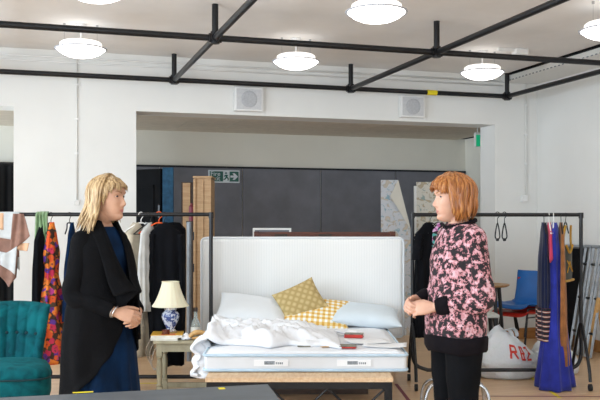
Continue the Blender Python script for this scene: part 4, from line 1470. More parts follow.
def garment(name, label, cat, px, d, rz, prof, mat, slope=0.35, nf=9, amp=0.18, seed=0.0, sleeves=None, ztop=None, extra=None, group='clothes on the racks', sway=0.0):
    """prof: (z below neck, half width, half thickness). A closed draped shell on its hanger."""
    top = RZ - 0.062 if ztop is None else ztop
    t = thing(name, label, cat, W(XC(px, d), d, 0), CAMROT + rz, group)
    tabA = [(q[0], q[1]) for q in prof]
    tabB = [(q[0], q[2]) for q in prof]
    zmax = prof[-1][0]
    n, nz = 72, 44
    rings = []
    for k in range(nz + 1):
        f = (k / nz) ** 1.25
        dz = f * zmax
        a, b = interp(tabA, dz), interp(tabB, dz)
        ring = []
        for j in range(n):
            ph = 2 * PI * j / n
            c_, s_ = math.cos(ph), math.sin(ph)
            g = min(1, dz / 0.35)
            fold = 1 + amp * g * (math.sin(nf * ph + seed + 1.2 * noise.noise((c_, s_, dz * 2 + seed))) + 0.6 * noise.noise((c_ * 3 + seed, s_ * 3, dz * 3)))
            x = a * c_ * (1 + 0.04 * g * math.sin(nf * ph + seed))
            y = b * math.copysign(abs(s_) ** 0.75, s_) * fold + sway * dz * 0.1
            drop = slope * abs(x) if dz < 0.02 else slope * abs(x) * max(0, 1 - dz / 0.45)
            hem = 0.012 * noise.noise((c_ * 3, s_ * 3, seed)) * f
            ring.append((x, y, top - dz - drop + hem))
        rings.append(ring)
    MB().loft(rings).build('fabric', mat, t, smooth=True)
    if sleeves:
        ln, r0, r1, spread = sleeves
        a0 = interp(tabA, 0.05)
        for s in (-1, 1):
            p0 = Vector((s * (a0 - 0.02), 0, top - slope * a0 - 0.06))
            pts = spline([p0, p0 + Vector((s * spread * 0.5, -0.01, -ln * 0.4)), p0 + Vector((s * spread, -0.015, -ln))], 8)
            MB().tube(pts, [lerp(r0, r1, i / (len(pts) - 1)) * (1 + 0.1 * math.sin(i * 1.9 + seed)) for i in range(len(pts))], 14, True, 0.6).build('sleeve', mat, t, smooth=True)
    return t


# ---- left rack: draped scarves
def draped(name, label, cat, fn, nu, nv, mat, th=0.004):
    return tag(MB().sheet(fn, nu, nv, th).build(name, mat, smooth=True), label, cat, 'scarves over the left rack')
# large square scarf hung over the rail, three coloured zones -> a thing with parts
sc = thing('square_scarf', 'brown, white and peach square scarf draped over the left rack', 'scarf', W(XC(8, LD), LD, 0), CAMROT)
def scarf_fn(x0, x1, zb0, zb1, dy, seed):
    def fn(u, v):
        x = lerp(x0, x1, u) + 0.03 * v * math.sin(u * 9 + seed)
        zb = lerp(zb0, zb1, u)
        if v < 0.12:
            a = v / 0.12 * PI / 2
            y, z = -0.024 * math.sin(a), RZ + 0.02 * math.cos(a) + 0.0
        else:
            z = lerp(RZ, zb, (v - 0.12) / 0.88)
            y = -0.024 - 0.012 * math.sin(u * 14 + seed + v * 2) * (v + 0.2) - dy
        return (x, y - dy, z)
    return fn
def zone(fn, u0, u1, v0, v1):
    return lambda u, v: fn(lerp(u0, u1, u), lerp(v0, v1, v))
def px2(px):
    return XC(px, LD) - XC(8, LD)
fA = scarf_fn(px2(-20), px2(20), ZZ(252, LD), ZZ(270, LD), 0.0, 0.4)
fB = scarf_fn(px2(14), px2(32), ZZ(262, LD), ZZ(240, LD), 0.014, 2.0)
MB().sheet(zone(fA, 0, 1, 0, 0.55), 24, 16, 0.004).build('white_check_area', 'scarf_white', sc, smooth=True)
MB().sheet(zone(fA, 0, 1, 0.55, 0.8), 24, 8, 0.004).build('brown_border', 'scarf_brown', sc, smooth=True)
MB().sheet(zone(fA, 0, 1, 0.8, 1.0), 24, 8, 0.004).build('white_check_area', 'scarf_white', sc, smooth=True)
MB().sheet(zone(fA, 0.0, 0.62, 0.08, 0.4), 16, 8, 0.0065).build('peach_area', 'scarf_peach', sc, smooth=True)
def rag(pts, mat, nm, y):
    m = MB().prism([(px2(a), ZZ(b, LD)) for a, b in pts], y - 0.003, y + 0.003)
    m.build(nm, mat, sc)
fC = lambda u, v: (lerp(px2(lerp(15, 12, v)), px2(lerp(25, 32, v)), u), -0.045 - 0.012 * math.sin(u * 11 + v * 3), lerp(RZ + 0.006, lerp(ZZ(253, LD), ZZ(236, LD), u), v))
MB().sheet(fC, 14, 14, 0.004).build('brown_border', 'scarf_brown', sc, smooth=True)
fD = lambda u, v: (lerp(px2(lerp(0, 2, v)), px2(lerp(21, 18, v)), u), -0.05 - 0.014 * math.sin(u * 8 + v * 2), lerp(lerp(ZZ(262, LD), ZZ(250, LD), u), lerp(ZZ(276, LD), ZZ(287, LD), 1 - abs(2 * u - 1.1)), v))
MB().sheet(fD, 14, 14, 0.004).build('brown_border', 'scarf_brown', sc, smooth=True)
fE = lambda u, v: (lerp(px2(3), px2(lerp(20, 18, v)), u), -0.064 - 0.01 * math.sin(u * 8), lerp(lerp(ZZ(256, LD), ZZ(246, LD), u), lerp(ZZ(264, LD), ZZ(274, LD), u), v))
MB().sheet(fE, 10, 10, 0.004).build('white_check_area', 'scarf_white', sc, smooth=True)
fG = lambda u, v: (lerp(px2(18), px2(lerp(31, 29, v)), u), -0.036 - 0.01 * math.sin(u * 8), lerp(ZZ(243, LD), lerp(ZZ(250, LD), ZZ(251, LD), u), v))
MB().sheet(fG, 10, 6, 0.004).build('peach_area', 'scarf_peach', sc, smooth=True)
# green scarf looped over rail
def gs_fn(px0, px1, zb, ph, yo):
    def fn(u, v):
        x0, x1 = XC(px0, LD), XC(px1, LD)
        taper = lerp(1.0, 0.45, min(1, v * 1.2)) if v < 0.5 else 0.45 + 0.1 * math.sin(v * 5)
        x = (x0 + x1) / 2 + (u - .5) * (x1 - x0) * taper + (XC(px0 - 1, LD) - (x0 + x1) / 2 + 0.0) * min(1, v * 1.4) * ph
        if v < 0.08:
            a = lerp(-PI / 2, PI / 2, v / 0.08)
            return W(x, LD - 0.026 * math.sin(a) + yo, RZ + 0.024 * math.cos(a))
        z = lerp(RZ, zb, (v - 0.08) / 0.92)
        return W(x, LD - 0.028 - 0.012 * math.sin(u * 16) + yo, z)
    return fn
gsc = thing('green_scarf', 'sage green scarf knotted over the left rack', 'scarf', (0, 0, 0))
MB().sheet(gs_fn(37, 49, ZZ(296, LD), 0.75, 0.0), 24, 34, 0.004).build('long_end', 'scarf_green', gsc, smooth=True)
MB().sheet(gs_fn(40, 49, ZZ(262, LD), -0.35, -0.012), 20, 24, 0.004).build('short_end', 'scarf_green', gsc, smooth=True)

garment('black_slip', 'narrow black garment hanging beside the green scarf', 'garment', 43, LD, R(82), [(0, 0.03, 0.02), (0.12, 0.14, 0.035), (0.4, 0.16, 0.04), (0.95, 0.17, 0.045)], 'garment_black', seed=1)
hanger(43, LD, R(82), 'black_steel', 'dark hanger holding the narrow black garment', 0.07)
garment('floral_dress', 'orange and purple floral dress on the left rack', 'dress', 52, LD - 0.02, R(66),
        [(0, 0.02, 0.016), (0.1, 0.055, 0.022), (0.25, 0.085, 0.04), (0.42, 0.07, 0.032), (0.6, 0.11, 0.06), (0.95, 0.19, 0.10), (1.05, 0.21, 0.11), (1.14, 0.225, 0.118)], 'floral_orange', nf=7, amp=0.2, seed=2, slope=0.2)
hanger(51, LD - 0.0, R(66), 'black_steel', 'dark hanger holding the floral dress', 0.06)
garment('blue_shirt', 'blue garment mostly hidden behind the blonde woman', 'garment', 72, LD, R(80), [(0, 0.02, 0.012), (0.1, 0.06, 0.02), (0.4, 0.12, 0.03), (0.8, 0.14, 0.04)], 'dress_blue', seed=3)
hanger(69.5, LD, R(70), 'black_steel', 'dark hanger holding the blue garment', 0.06)
garment('beige_coat', 'beige coat on a white hanger behind the blonde woman', 'coat', 136, LD, R(60), [(0, 0.03, 0.03), (0.06, 0.12, 0.045), (0.3, 0.17, 0.06), (0.9, 0.18, 0.07), (1.1, 0.19, 0.07)], 'garment_beige', seed=4, sleeves=(0.55, 0.05, 0.035, 0.03))
hanger(141, LD, R(40), 'white_plastic', 'white plastic hanger holding the beige coat', 0.18)
garment('grey_shirt', 'pale grey shirt between the beige coat and black garment', 'shirt', 148.5, LD, R(76), [(0, 0.03, 0.025), (0.06, 0.14, 0.03), (0.3, 0.17, 0.04), (0.72, 0.17, 0.045)], 'garment_grey', seed=5)
hanger(150.5, LD, R(52), 'black_steel', 'thin dark hanger holding the pale grey shirt', 0.18)
garment('black_dress', 'long black garment on an orange hanger, left rack', 'garment', 166, LD, R(14), [(0, 0.05, 0.03), (0.05, 0.13, 0.045), (0.3, 0.135, 0.05), (0.62, 0.15, 0.06), (0.95, 0.13, 0.055)], 'garment_black', seed=6, sleeves=(0.55, 0.05, 0.04, 0.02), slope=0.3)
hanger(159, LD - 0.0, R(14), 'orange_plastic', 'bright orange plastic hanger on the left rack', 0.17, 0.026)
garment('black_trousers', 'black garment hanging low behind the bedside table', 'garment', 174, LD + 0.06, R(20), [(0, 0.05, 0.02), (0.05, 0.1, 0.03), (0.6, 0.1, 0.04), (1.18, 0.085, 0.04)], 'garment_black', seed=6.5, slope=0.1, nf=5)
hanger(164.5, LD + 0.06, R(14), 'black_steel', 'thin dark hanger right of the orange one', 0.17)
# looped belt
bl_ = MB()
bc = W(XC(157, LD), LD, 0)
for s in (0.0, 0.02, -0.02):
    bl_.tube(spline([P(156 + s * 300, 340, LD - 0.05), P(150 + s * 200, 352, LD - 0.05), P(152, 366, LD - 0.05), P(158 + s * 100, 369, LD - 0.06), P(161, 352, LD - 0.06), P(157, 340, LD - 0.05)], 6), 0.005, 6)
bl_.tube([P(157, 232, LD - 0.03), P(156.5, 341, LD - 0.05)], 0.004, 6)
tag(bl_.build('rope_belt', 'hem_beige', smooth=True), 'tan cord belt looped below the clothes by the table', 'belt')

# ---- right rack
garment('black_shirt', 'black short-sleeved shirt at the left end of the right rack', 'shirt', 428, RD, R(16), [(0, 0.04, 0.025), (0.05, 0.1, 0.035), (0.3, 0.115, 0.045), (0.8, 0.13, 0.05), (0.98, 0.13, 0.05)], 'garment_black', seed=8, sleeves=(0.22, 0.055, 0.06, 0.035), slope=0.45)
hanger(430, RD, R(16), 'black_steel', 'thin dark hanger holding the black shirt', 0.13, 0.018)
garment('floral_blouse', 'small patch of floral blouse beside the black shirt', 'garment', 440.5, RD + 0.02, R(30), [(0, 0.03, 0.02), (0.05, 0.09, 0.03), (0.4, 0.12, 0.05), (0.7, 0.12, 0.05)], 'floral_bits', seed=9, slope=0.3)
hanger(438, RD + 0.02, R(30), 'black_steel', 'thin dark hanger holding the floral blouse', 0.11, 0.018)
# clip hangers
def clip_hanger(px, label, rz):
    t = thing('clip_hanger', label, 'hanger', W(XC(px, RD), RD, RZ), CAMROT + rz, 'empty clip hangers')
    MB().tube(spline([(-0.02, 0, -0.006), (-0.014, 0, 0.018), (0.004, 0, 0.023), (0.02, 0, 0.008), (0.012, 0, -0.02), (0.0, 0, -0.03), (0, 0, -0.07)], 5), 0.0035, 8).build('hook', 'black_steel', t, smooth=True)
    MB().tube(spline([(0, 0, -0.07), (-0.007, 0.005, -0.1), (-0.015, 0.01, -0.16), (-0.014, 0.012, -0.195), (0.0, 0.0, -0.213), (0.014, -0.012, -0.195), (0.015, -0.01, -0.16), (0.007, -0.005, -0.1), (0, 0, -0.07)], 4), 0.006, 8).build('wire_loop', 'black_steel', t, smooth=True)
    MB().box((0.0, 0.0, -0.213), (0.022, 0.02, 0.024)).build('clip', 'black_steel', t, bevel=0.003)
clip_hanger(497.5, 'empty black clip hanger nearer the copper-haired woman', R(8))
clip_hanger(504.5, 'empty black clip hanger nearer the blue dress', R(20))

g = garment('navy_dress', 'navy garment with striped hem beside the blue dress', 'garment', 544, RD, R(80), [(0, 0.03, 0.02), (0.07, 0.15, 0.025), (0.3, 0.17, 0.04), (0.66, 0.19, 0.045), (0.97, 0.19, 0.04)], 'garment_navy', seed=11, slope=0.25)
t_ = NT('striped_hem', 0.85)
wv = t_.n('ShaderNodeTexWave', bands_direction='Z'); wv.inputs['Scale'].default_value = 8.0
t_.l(t_.co(), wv.inputs['Vector'])
t_.col(t_.ramp(wv.outputs[0], [(0, '14161f'), (0.62, '8d3a2a'), (0.9, 'b5aaa0')], True))
rr_ = [[(0.205 * math.cos(2 * PI * j / 40), 0.058 * math.sin(2 * PI * j / 40) * (1 + 0.2 * math.sin(7 * 2 * PI * j / 40)), z) for j in range(40)] for z in (RZ - 0.062 - 0.72, RZ - 0.062 - 0.86, RZ - 0.062 - 1.0)]
MB().loft(rr_, False).build('hem_band', 'striped_hem', g, smooth=True)
hanger(544, RD, R(80), 'black_steel', 'dark hanger holding the navy garment', 0.16, 0.018)
garment('pink_top', 'pink garment squeezed between the navy and blue dresses', 'garment', 549, RD - 0.02, R(80), [(0, 0.03, 0.012), (0.06, 0.15, 0.022), (0.3, 0.16, 0.028), (0.36, 0.1, 0.016), (1.05, 0.09, 0.016)], 'garment_pink', seed=12, slope=0.25)
hanger(549, RD - 0.02, R(80), 'white_plastic', 'pale hanger holding the pink garment', 0.15, 0.018)
garment('blue_dress', 'long royal blue dress trailing to the floor on the right rack', 'dress', 554.5, RD - 0.04, R(72), [(0, 0.03, 0.02), (0.06, 0.14, 0.035), (0.25, 0.14, 0.05), (0.45, 0.13, 0.055), (0.8, 0.17, 0.085), (1.2, 0.22, 0.115), (1.34, 0.25, 0.135), (1.395, 0.26, 0.14)], 'garment_royal', seed=13, slope=0.25, nf=8, amp=0.24)
hanger(553.5, RD - 0.04, R(72), 'white_plastic', 'white plastic hanger holding the blue dress', 0.13, 0.02)
garment('brown_dress', 'brown garment hanging just behind the blue dress', 'garment', 561, RD - 0.02, R(78), [(0.0, 0.03, 0.012), (0.08, 0.15, 0.022), (0.3, 0.16, 0.028), (0.8, 0.19, 0.04), (1.2, 0.21, 0.06)], 'garment_brown', seed=14, slope=0.25)
hanger(561, RD - 0.02, R(78), 'black_steel', 'dark hanger holding the brown garment', 0.15, 0.018)
# green vest with yellow trim
vd = RD
v = camthing('green_vest', 'dark green sleeveless vest with yellow trim, rightmost on the rack', 'vest', XC(565.5, vd), vd, 0, R(58), 'clothes on the racks')
zt = RZ - 0.09
def vest(sgn):
    def fn(u, w_):
        z = lerp(zt - 0.18, zt - 0.47, w_)
        x = lerp(-0.14, 0.14, u)
        return (x, sgn * (0.018 + 0.012 * math.cos((u - .5) * PI)) , z)
    return fn
MB().sheet(vest(1), 14, 12, 0.004).sheet(vest(-1), 14, 12, 0.004).build('body', 'garment_green', v, smooth=True)
for s in (-1, 1):
    def strap(u, w_):
        return (s * lerp(0.085, lerp(0.14, 0.10, 0), w_) + (u - .5) * 0.055, 0.018 * math.sin(w_ * PI / 2 + 0.3) - 0.03, lerp(zt, zt - 0.19, w_))
    MB().sheet(strap, 4, 10, 0.006).build('strap', 'trim_yellow', v, smooth=True)
MB().tube([(-0.14, -0.03, zt - 0.47), (0, -0.034, zt - 0.472), (0.14, -0.03, zt - 0.47)], 0.011, 8).build('hem_trim', 'trim_yellow', v)
MB().tube(spline([(-0.1, -0.034, zt - 0.17), (0, -0.036, zt - 0.235), (0.1, -0.034, zt - 0.17)], 6), 0.01, 8).build('neck_trim', 'trim_yellow', v)
MB().tube([(-0.08, -0.037, zt - 0.40), (0.0, -0.037, zt - 0.31), (0.08, -0.037, zt - 0.40), (0.0, -0.037, zt - 0.35), (-0.08, -0.037, zt - 0.30)], 0.005, 6).build('chest_emblem', 'trim_yellow', v)
hanger(565.5, vd, R(58), 'black_steel', 'dark hanger holding the green vest', 0.1, 0.02)

# ================================================================== PEOPLE
HEAD_F = [(-0.125, 0.055), (-0.118, 0.074), (-0.108, 0.086), (-0.097, 0.089), (-0.085, 0.084), (-0.07, 0.089), (-0.05, 0.089), (-0.03, 0.088), (0.0, 0.086), (0.012, 0.086), (0.03, 0.093), (0.05, 0.089), (0.07, 0.077), (0.09, 0.054), (0.102, 0.033), (0.11, 0.006)]
HEAD_B = [(-0.125, 0.03), (-0.1, 0.045), (-0.06, 0.075), (-0.02, 0.095), (0.02, 0.102), (0.05, 0.096), (0.075, 0.08), (0.095, 0.052), (0.104, 0.03), (0.11, 0.006)]
HEAD_W = [(-0.125, 0.014), (-0.118, 0.023), (-0.108, 0.032), (-0.095, 0.041), (-0.075, 0.050), (-0.05, 0.058), (-0.02, 0.066), (0.01, 0.073), (0.04, 0.074), (0.065, 0.067), (0.085, 0.052), (0.1, 0.031), (0.11, 0.006)]


def head_pt(th, z, off=0.0, face=True):
    c, s = math.cos(th), math.sin(th)
    f, b, wd = interp(HEAD_F, z), interp(HEAD_B, z), interp(HEAD_W, z)
    if c >= 0:
        n = 2.35
        a = f
    else:
        n = 2.05
        a = b
    r = (abs(c / a) ** n + abs(s / wd) ** n) ** (-1 / n)
    x, y = r * c, r * s
    if face and c > 0:
        g = lambda y0, z0, sy, sz: math.exp(-((abs(y) - y0) / sy) ** 2 - ((z - z0) / sz) ** 2)
        # nose
        if -0.055 < z < 0.03:
            h = interp([(-0.055, 0.0), (-0.047, 0.006), (-0.041, 0.018), (-0.033, 0.025), (-0.025, 0.023), (0.0, 0.009), (0.018, 0.002), (0.03, 0.0)], z)
            wn = interp([(-0.055, 0.012), (-0.04, 0.013), (-0.02, 0.009), (0.02, 0.007)], z)
            x += h * math.exp(-(y / wn) ** 2)
            x += 0.007 * g(0.012, -0.040, 0.006, 0.008)
        x -= 0.0085 * g(0.031, 0.006, 0.016, 0.012)                 # sockets
        x += 0.004 * g(0.03, 0.027, 0.022, 0.008)                   # brow
        x += 0.005 * g(0.042, -0.025, 0.018, 0.018)                 # cheek
        x += 0.0045 * math.exp(-(y / 0.018) ** 2 - ((z + 0.0605) / 0.005) ** 2)
        x += 0.0050 * math.exp(-(y / 0.016) ** 2 - ((z + 0.0735) / 0.005) ** 2)
        x -= 0.0035 * math.exp(-(y / 0.02) ** 2 - ((z + 0.067) / 0.0022) ** 2)
        x += 0.004 * math.exp(-(y / 0.018) ** 2 - ((z + 0.102) / 0.012) ** 2)
    if off:
        q = Vector((x, y, z * 0.9))
        if q.length > 1e-6:
            q.normalize()
        return Vector((x, y, z)) + q * off
    return Vector((x, y, z))


def head_mesh(mb, M):
    n, rings = 96, []
    zs = [-0.125 + 0.235 * (0.5 - 0.5 * math.cos(PI * i / 90)) for i in range(91)]
    for z in zs:
        rings.append([M @ head_pt(2 * PI * j / n, z) for j in range(n)])
    mb.loft(rings)
    for s in (-1, 1):                                   # ears
        ear = MB().ball((-0.008, 0.074 * s, -0.008), 0.03, 14, (0.62, 0.28, 1.0))
        ear.ball((-0.004, 0.073 * s, -0.034), 0.011, 10, (0.8, 0.5, 1.0))
        mb.add([M @ q for q in ear.v], ear.f)


def hand_mesh(mb, wrist, dirx, backn, side, curls, thumb, spread=0.0, sc=1.0):
    """side +1: thumb on +y of the hand frame (x fingers, z back of the hand)"""
    x = Vector(dirx).normalized()
    z = Vector(backn)
    z = (z - x * z.dot(x)).normalized()
    y = z.cross(x) * side
    def T(p):
        return Vector(wrist) + (x * p[0] + y * p[1] + z * p[2]) * sc
    prof = [(-0.015, 0.024, 0.018), (0.01, 0.027, 0.018), (0.035, 0.035, 0.017), (0.06, 0.039, 0.0155), (0.082, 0.039, 0.0135), (0.094, 0.034, 0.010)]
    rings = []
    for (px_, hw_, ht) in prof:
        rings.append([T((px_, hw_ * math.copysign(abs(math.cos(2 * PI * k / 20)) ** 0.75, math.cos(2 * PI * k / 20)), ht * math.sin(2 * PI * k / 20))) for k in range(20)])
    mb.loft(rings)
    tips = []
    bases = [(0.088, 0.029), (0.093, 0.0095), (0.09, -0.0105), (0.083, -0.029)]
    lens = [(0.040, 0.024, 0.018), (0.044, 0.027, 0.019), (0.041, 0.025, 0.018), (0.032, 0.019, 0.016)]
    rads = [0.0088, 0.0092, 0.0088, 0.0078]
    for k in range(4):
        p = Vector((bases[k][0] - 0.012, bases[k][1], 0.001))
        a = 0.0
        sp = spread * (1.5 - k)
        pts = [p.copy()]
        p = Vector((bases[k][0], bases[k][1], 0.001)); pts.append(p.copy())
        cu = curls[k] if isinstance(curls[0], (list, tuple)) else curls
        for L, c_ in zip(lens[k], cu):
            a += R(c_)
            p = p + Vector((math.cos(a) * math.cos(sp), math.sin(sp) * math.cos(a), -math.sin(a))) * L
            pts.append(p.copy())
        r = rads[k]
        rr = [r, r * 1.05, r * 0.97, r * 0.9, r * 0.75]
        mb.tube([T(q) for q in pts], [q * sc for q in rr], 12)
        mb.ball(T(pts[-1]), r * 0.76 * sc, 10)
        for q, w_ in ((2, 1.0), (3, 0.93)):
            mb.ball(T(pts[q]), r * w_ * sc, 10)
    p = Vector((0.018, 0.022, -0.004))
    pts = [p.copy()]
    for L, dv in zip((0.045, 0.032, 0.026), thumb):
        p = p + Vector(dv).normalized() * L
        pts.append(p.copy())
    mb.tube([T(q) for q in pts], [0.0125 * sc, 0.0115 * sc, 0.0098 * sc, 0.0078 * sc], 12)
    for q, r in ((1, 0.0117), (2, 0.01), (3, 0.008)):
        mb.ball(T(pts[q]), r * sc, 10)


def remesh(mb, vox, smooth_it=3, name='tmp'):
    """union of closed shells into one continuous surface"""
    o = mb.build(name, 'skin_warm')
    r = o.modifiers.new('r', 'REMESH')
    r.mode = 'VOXEL'
    r.voxel_size = vox
    if smooth_it:
        s = o.modifiers.new('s', 'SMOOTH')
        s.factor = 0.5
        s.iterations = smooth_it
    bpy.context.view_layer.update()
    me = bpy.data.meshes.new_from_object(o.evaluated_get(bpy.context.evaluated_depsgraph_get()))
    bpy.data.objects.remove(o)
    me.materials.clear()
    return me


def link_mesh(name, me, mats, parent, smooth=True):
    for q in mats:
        me.materials.append(MATS[q])
    me.polygons.foreach_set('use_smooth', [smooth] * len(me.polygons))
    o = bpy.data.objects.new(name, me)
    COL.objects.link(o)
    o.parent = parent
    return o


def ell(c, a, b, n=32, ex=1.0, front=None):
    """ring: a half depth (x), b half width (y) about c"""
    out = []
    for k in range(n):
        t = 2 * PI * k / n
        cs, sn = math.cos(t), math.sin(t)
        aa = a if (cs < 0 or front is None) else front
        out.append(Vector((c[0] + aa * math.copysign(abs(cs) ** ex, cs), c[1] + b * math.copysign(abs(sn) ** ex, sn), c[2])))
    return out


TORSO = [(0.78, 0.0, 0.095, 0.15, 0.10), (0.86, 0.0, 0.115, 0.172, 0.10), (0.93, 0.0, 0.11, 0.165, 0.105), (1.02, 0.0, 0.088, 0.135, 0.095), (1.10, 0.0, 0.09, 0.138, 0.105),
         (1.18, 0.0, 0.098, 0.142, 0.125), (1.25, -0.005, 0.10, 0.145, 0.12), (1.31, -0.01, 0.09, 0.135, 0.092), (1.345, -0.012, 0.076, 0.108, 0.074), (1.375, -0.012, 0.06, 0.08, 0.06), (1.40, -0.008, 0.05, 0.06, 0.055)]


def body(parent, mats, head_M, arms, hands, legs_rot=0.0):
    mb = MB()
    mb.loft([ell((x, 0, z), a, b, 32, 0.9, fr) for z, x, a, b, fr in TORSO])
    hc = head_M @ Vector((-0.018, 0, -0.09))
    mb.tube(spline([(-0.015, 0, 1.34), (-0.008, 0, 1.40), tuple(hc), tuple(head_M @ Vector((-0.01, 0, -0.05)))], 5), [0.066, 0.06, 0.056, 0.053, 0.051, 0.05, 0.05, 0.05, 0.05, 0.05, 0.05, 0.05, 0.05, 0.05, 0.05, 0.05], 20)
    head_mesh(mb, head_M)
    for s in (-1, 1):
        mb.tube(spline([(0, 0.085 * s, 0.88), (0.01, 0.092 * s, 0.68), (0.012, 0.09 * s, 0.48), (-0.012, 0.092 * s, 0.32), (-0.015, 0.094 * s, 0.09), (-0.01, 0.094 * s, 0.05)], 4),
                [0.088, 0.086, 0.08, 0.075, 0.07, 0.064, 0.058, 0.053, 0.052, 0.052, 0.053, 0.053, 0.051, 0.046, 0.041, 0.037, 0.034, 0.034, 0.034, 0.034, 0.034], 18)
        mb.loft([ell((x, 0.094 * s, z), a, b, 16) for x, z, a, b in ((0.03, 0.008, 0.11, 0.04), (0.03, 0.03, 0.11, 0.042), (0.015, 0.055, 0.08, 0.038), (-0.005, 0.08, 0.045, 0.034))])
    for (sh, el, wr) in arms:
        sh, el, wr = Vector(sh), Vector(el), Vector(wr)
        mb.tube([sh, sh.lerp(el, 0.5), el, el.lerp(wr, 0.3), wr], [0.048, 0.043, 0.037, 0.038, 0.025], 16)
        mb.ball(sh, 0.05, 14)
        mb.ball(el, 0.037, 12)
    for h in hands:
        hand_mesh(mb, *h)
    me = remesh(mb, 0.0032, 3)
    o = link_mesh('body', me, mats, parent)
    Mi = head_M.inverted()
    mi = []
    for p in me.polygons:
        q = Mi @ p.center
        k = 0
        if q.x > 0.03 and abs(q.z) < 0.13:
            ay = abs(q.y)
            if ay < 0.0225 and -0.067 - 0.0105 * (1 - (ay / 0.0225) ** 2) < q.z < -0.067 + 0.0085 * (1 - (ay / 0.0225) ** 1.5):
                k = 1
            elif 0.014 < ay < 0.052 and abs(q.z - (0.0265 + 0.006 * math.sin((ay - 0.014) / 0.038 * PI * 0.75))) < 0.0044 * (1.15 - (ay - 0.014) / 0.06):
                k = 2
        mi.append(k)
    me.polygons.foreach_set('material_index', mi)
    # eyes
    for s in (-1, 1):
        c = head_M @ Vector((0.0645, 0.0315 * s, 0.0055))
        rot = head_M.to_3x3().normalized()
        m = MB()
        e = MB().ball((0, 0, 0), 0.0128, 20)
        m.add([c + rot @ q for q in e.v], e.f)
        eo = m.build('eye', 'eye_white', o, smooth=True)
        ir = MB()
        rings = [[Vector((math.sqrt(max(0, 0.01305 ** 2 - r * r)) , r * math.cos(2 * PI * k / 18), r * math.sin(2 * PI * k / 18))) for k in range(18)] for r in (0.0066, 0.004, 0.0005)]
        ir.loft([[c + rot @ q for q in rg_] for rg_ in rings], False)
        ir.build('iris', 'iris', eo, smooth=True)
        for sg_ in (1, -1):            # lids: skin shells over the ball
            def lid(u, v):
                a = lerp(-1.25, 1.25, u)
                z0 = sg_ * 0.0052 * math.cos(a * PI / 2.5)
                el_ = math.asin(max(-1, min(1, z0 / 0.0137)))
                e2 = lerp(el_, sg_ * 1.35, v)
                return c + rot @ (Vector((math.cos(e2) * math.cos(a), math.cos(e2) * math.sin(a), math.sin(e2))) * 0.0137)
            MB().sheet(lid, 12, 6, 0.0008).build('eyelid', mats[0], eo, smooth=True)
        # eyelid rims, lashes
        for sg_, rr_, mt_ in ((1, 0.0021, 'lash'), (-1, 0.0013, mats[0])):
            pts = []
            for k in range(9):
                a = lerp(-1.0, 1.0, k / 8)
                yy = 0.0128 * math.sin(a) * 0.98
                zz = sg_ * (0.0054 if sg_ > 0 else 0.0050) * math.cos(a * PI / 2)
                xx = math.sqrt(max(0, 0.0136 ** 2 - yy * yy - zz * zz))
                pts.append(c + rot @ Vector((xx, yy, zz)))
            MB().tube(pts, rr_, 6).build('eyelid', mt_, eo, smooth=True)
    return o


def hair(parent, mat, head_M, locks, cap_off, cap_fn, seed, name='hair'):
    """cap shell plus tapering locks combed over the head"""
    rnd = random.Random(seed)
    mb = MB()
    # cap
    n = 64
    rings = []
    for i in range(20):
        t = i / 19
        ring = []
        for j in range(n):
            th = 2 * PI * j / n
            zlow = cap_fn(th if th <= PI else th - 2 * PI)
            z = lerp(0.1095, zlow, t ** 1.1)
            ring.append(head_M @ (head_pt(th, z, cap_off * min(1, 0.6 + t), False) + Vector((0, 0, 0.2 * cap_off * (1 - t)))))
        rings.append(ring)
    inner = [[head_M @ (0.94 * (head_M.inverted() @ q)) for q in r] for r in reversed(rings)]
    mb.loft(rings + inner, False)
    for (th0, th1, off, z_end, curl, wdt, sweep) in locks:
        pts, rad = [], []
        N = 15
        ztop = 0.108
        zeq = -0.01
        for k in range(N):
            t = k / (N - 1)
            total = (ztop - zeq) * 1.15 + max(0, zeq - z_end)
            th = lerp(th0, th1, min(1, t * 1.2) ** 1.3)
            z = lerp(ztop, z_end, t ** 1.12)
            if z > zeq:
                p = head_pt(th, z, off * min(1, 0.7 + t), False)
                p.z += 0.15 * off * max(0, (z - 0.04) / 0.07)
            else:
                p = head_pt(th, zeq, off, False)
                q = (zeq - z) / max(1e-6, zeq - z_end)
                rad_dir = Vector((math.cos(th), math.sin(th), 0))
                p = p + rad_dir * (curl[0] * q + curl[1] * q * q) + Vector((0, 0, z - zeq))
            p += Vector((noise.noise((th0 * 7, t * 2.5, seed)), noise.noise((th0 * 7, t * 2.5, seed + 5)), 0)) * 0.012 * t
            p += Vector((math.cos(th), math.sin(th), 0)) * 0.004 * math.sin(t * 9 + th0 * 23) * t
            p.x += sweep * t * t
            pts.append(head_M @ p)
            rad.append(wdt * (0.55 + 0.6 * math.sin(PI * min(1, 0.2 + t * 0.62))) * (1 if t < 0.72 else max(0.12, 1 - ((t - 0.72) / 0.28) ** 1.5)))
        # flattened against the head
        outv = head_M.to_3x3() @ Vector((math.cos(th1), math.sin(th1), 0.2))
        mb.tube(pts, rad, 6, True, 0.42, up=outv)
    return mb.build(name, mat, parent, smooth=True)


def tube_shell(mb, pts, rad, n=20, flat=1.0):
    mb.tube(pts, rad, n, True, flat)


# ---------------------------------------------------------------- the woman on the left
LW = thing('person', 'woman with blonde hair in a long black cardigan coat and blue dress', 'person', W(-1.085, 4.67), CAMROT + R(-32))
hM = Matrix.Translation((0.05, 0.0, 1.533)) @ Matrix.Rotation(R(13), 4, 'Z') @ Matrix.Rotation(R(2), 4, 'Y')
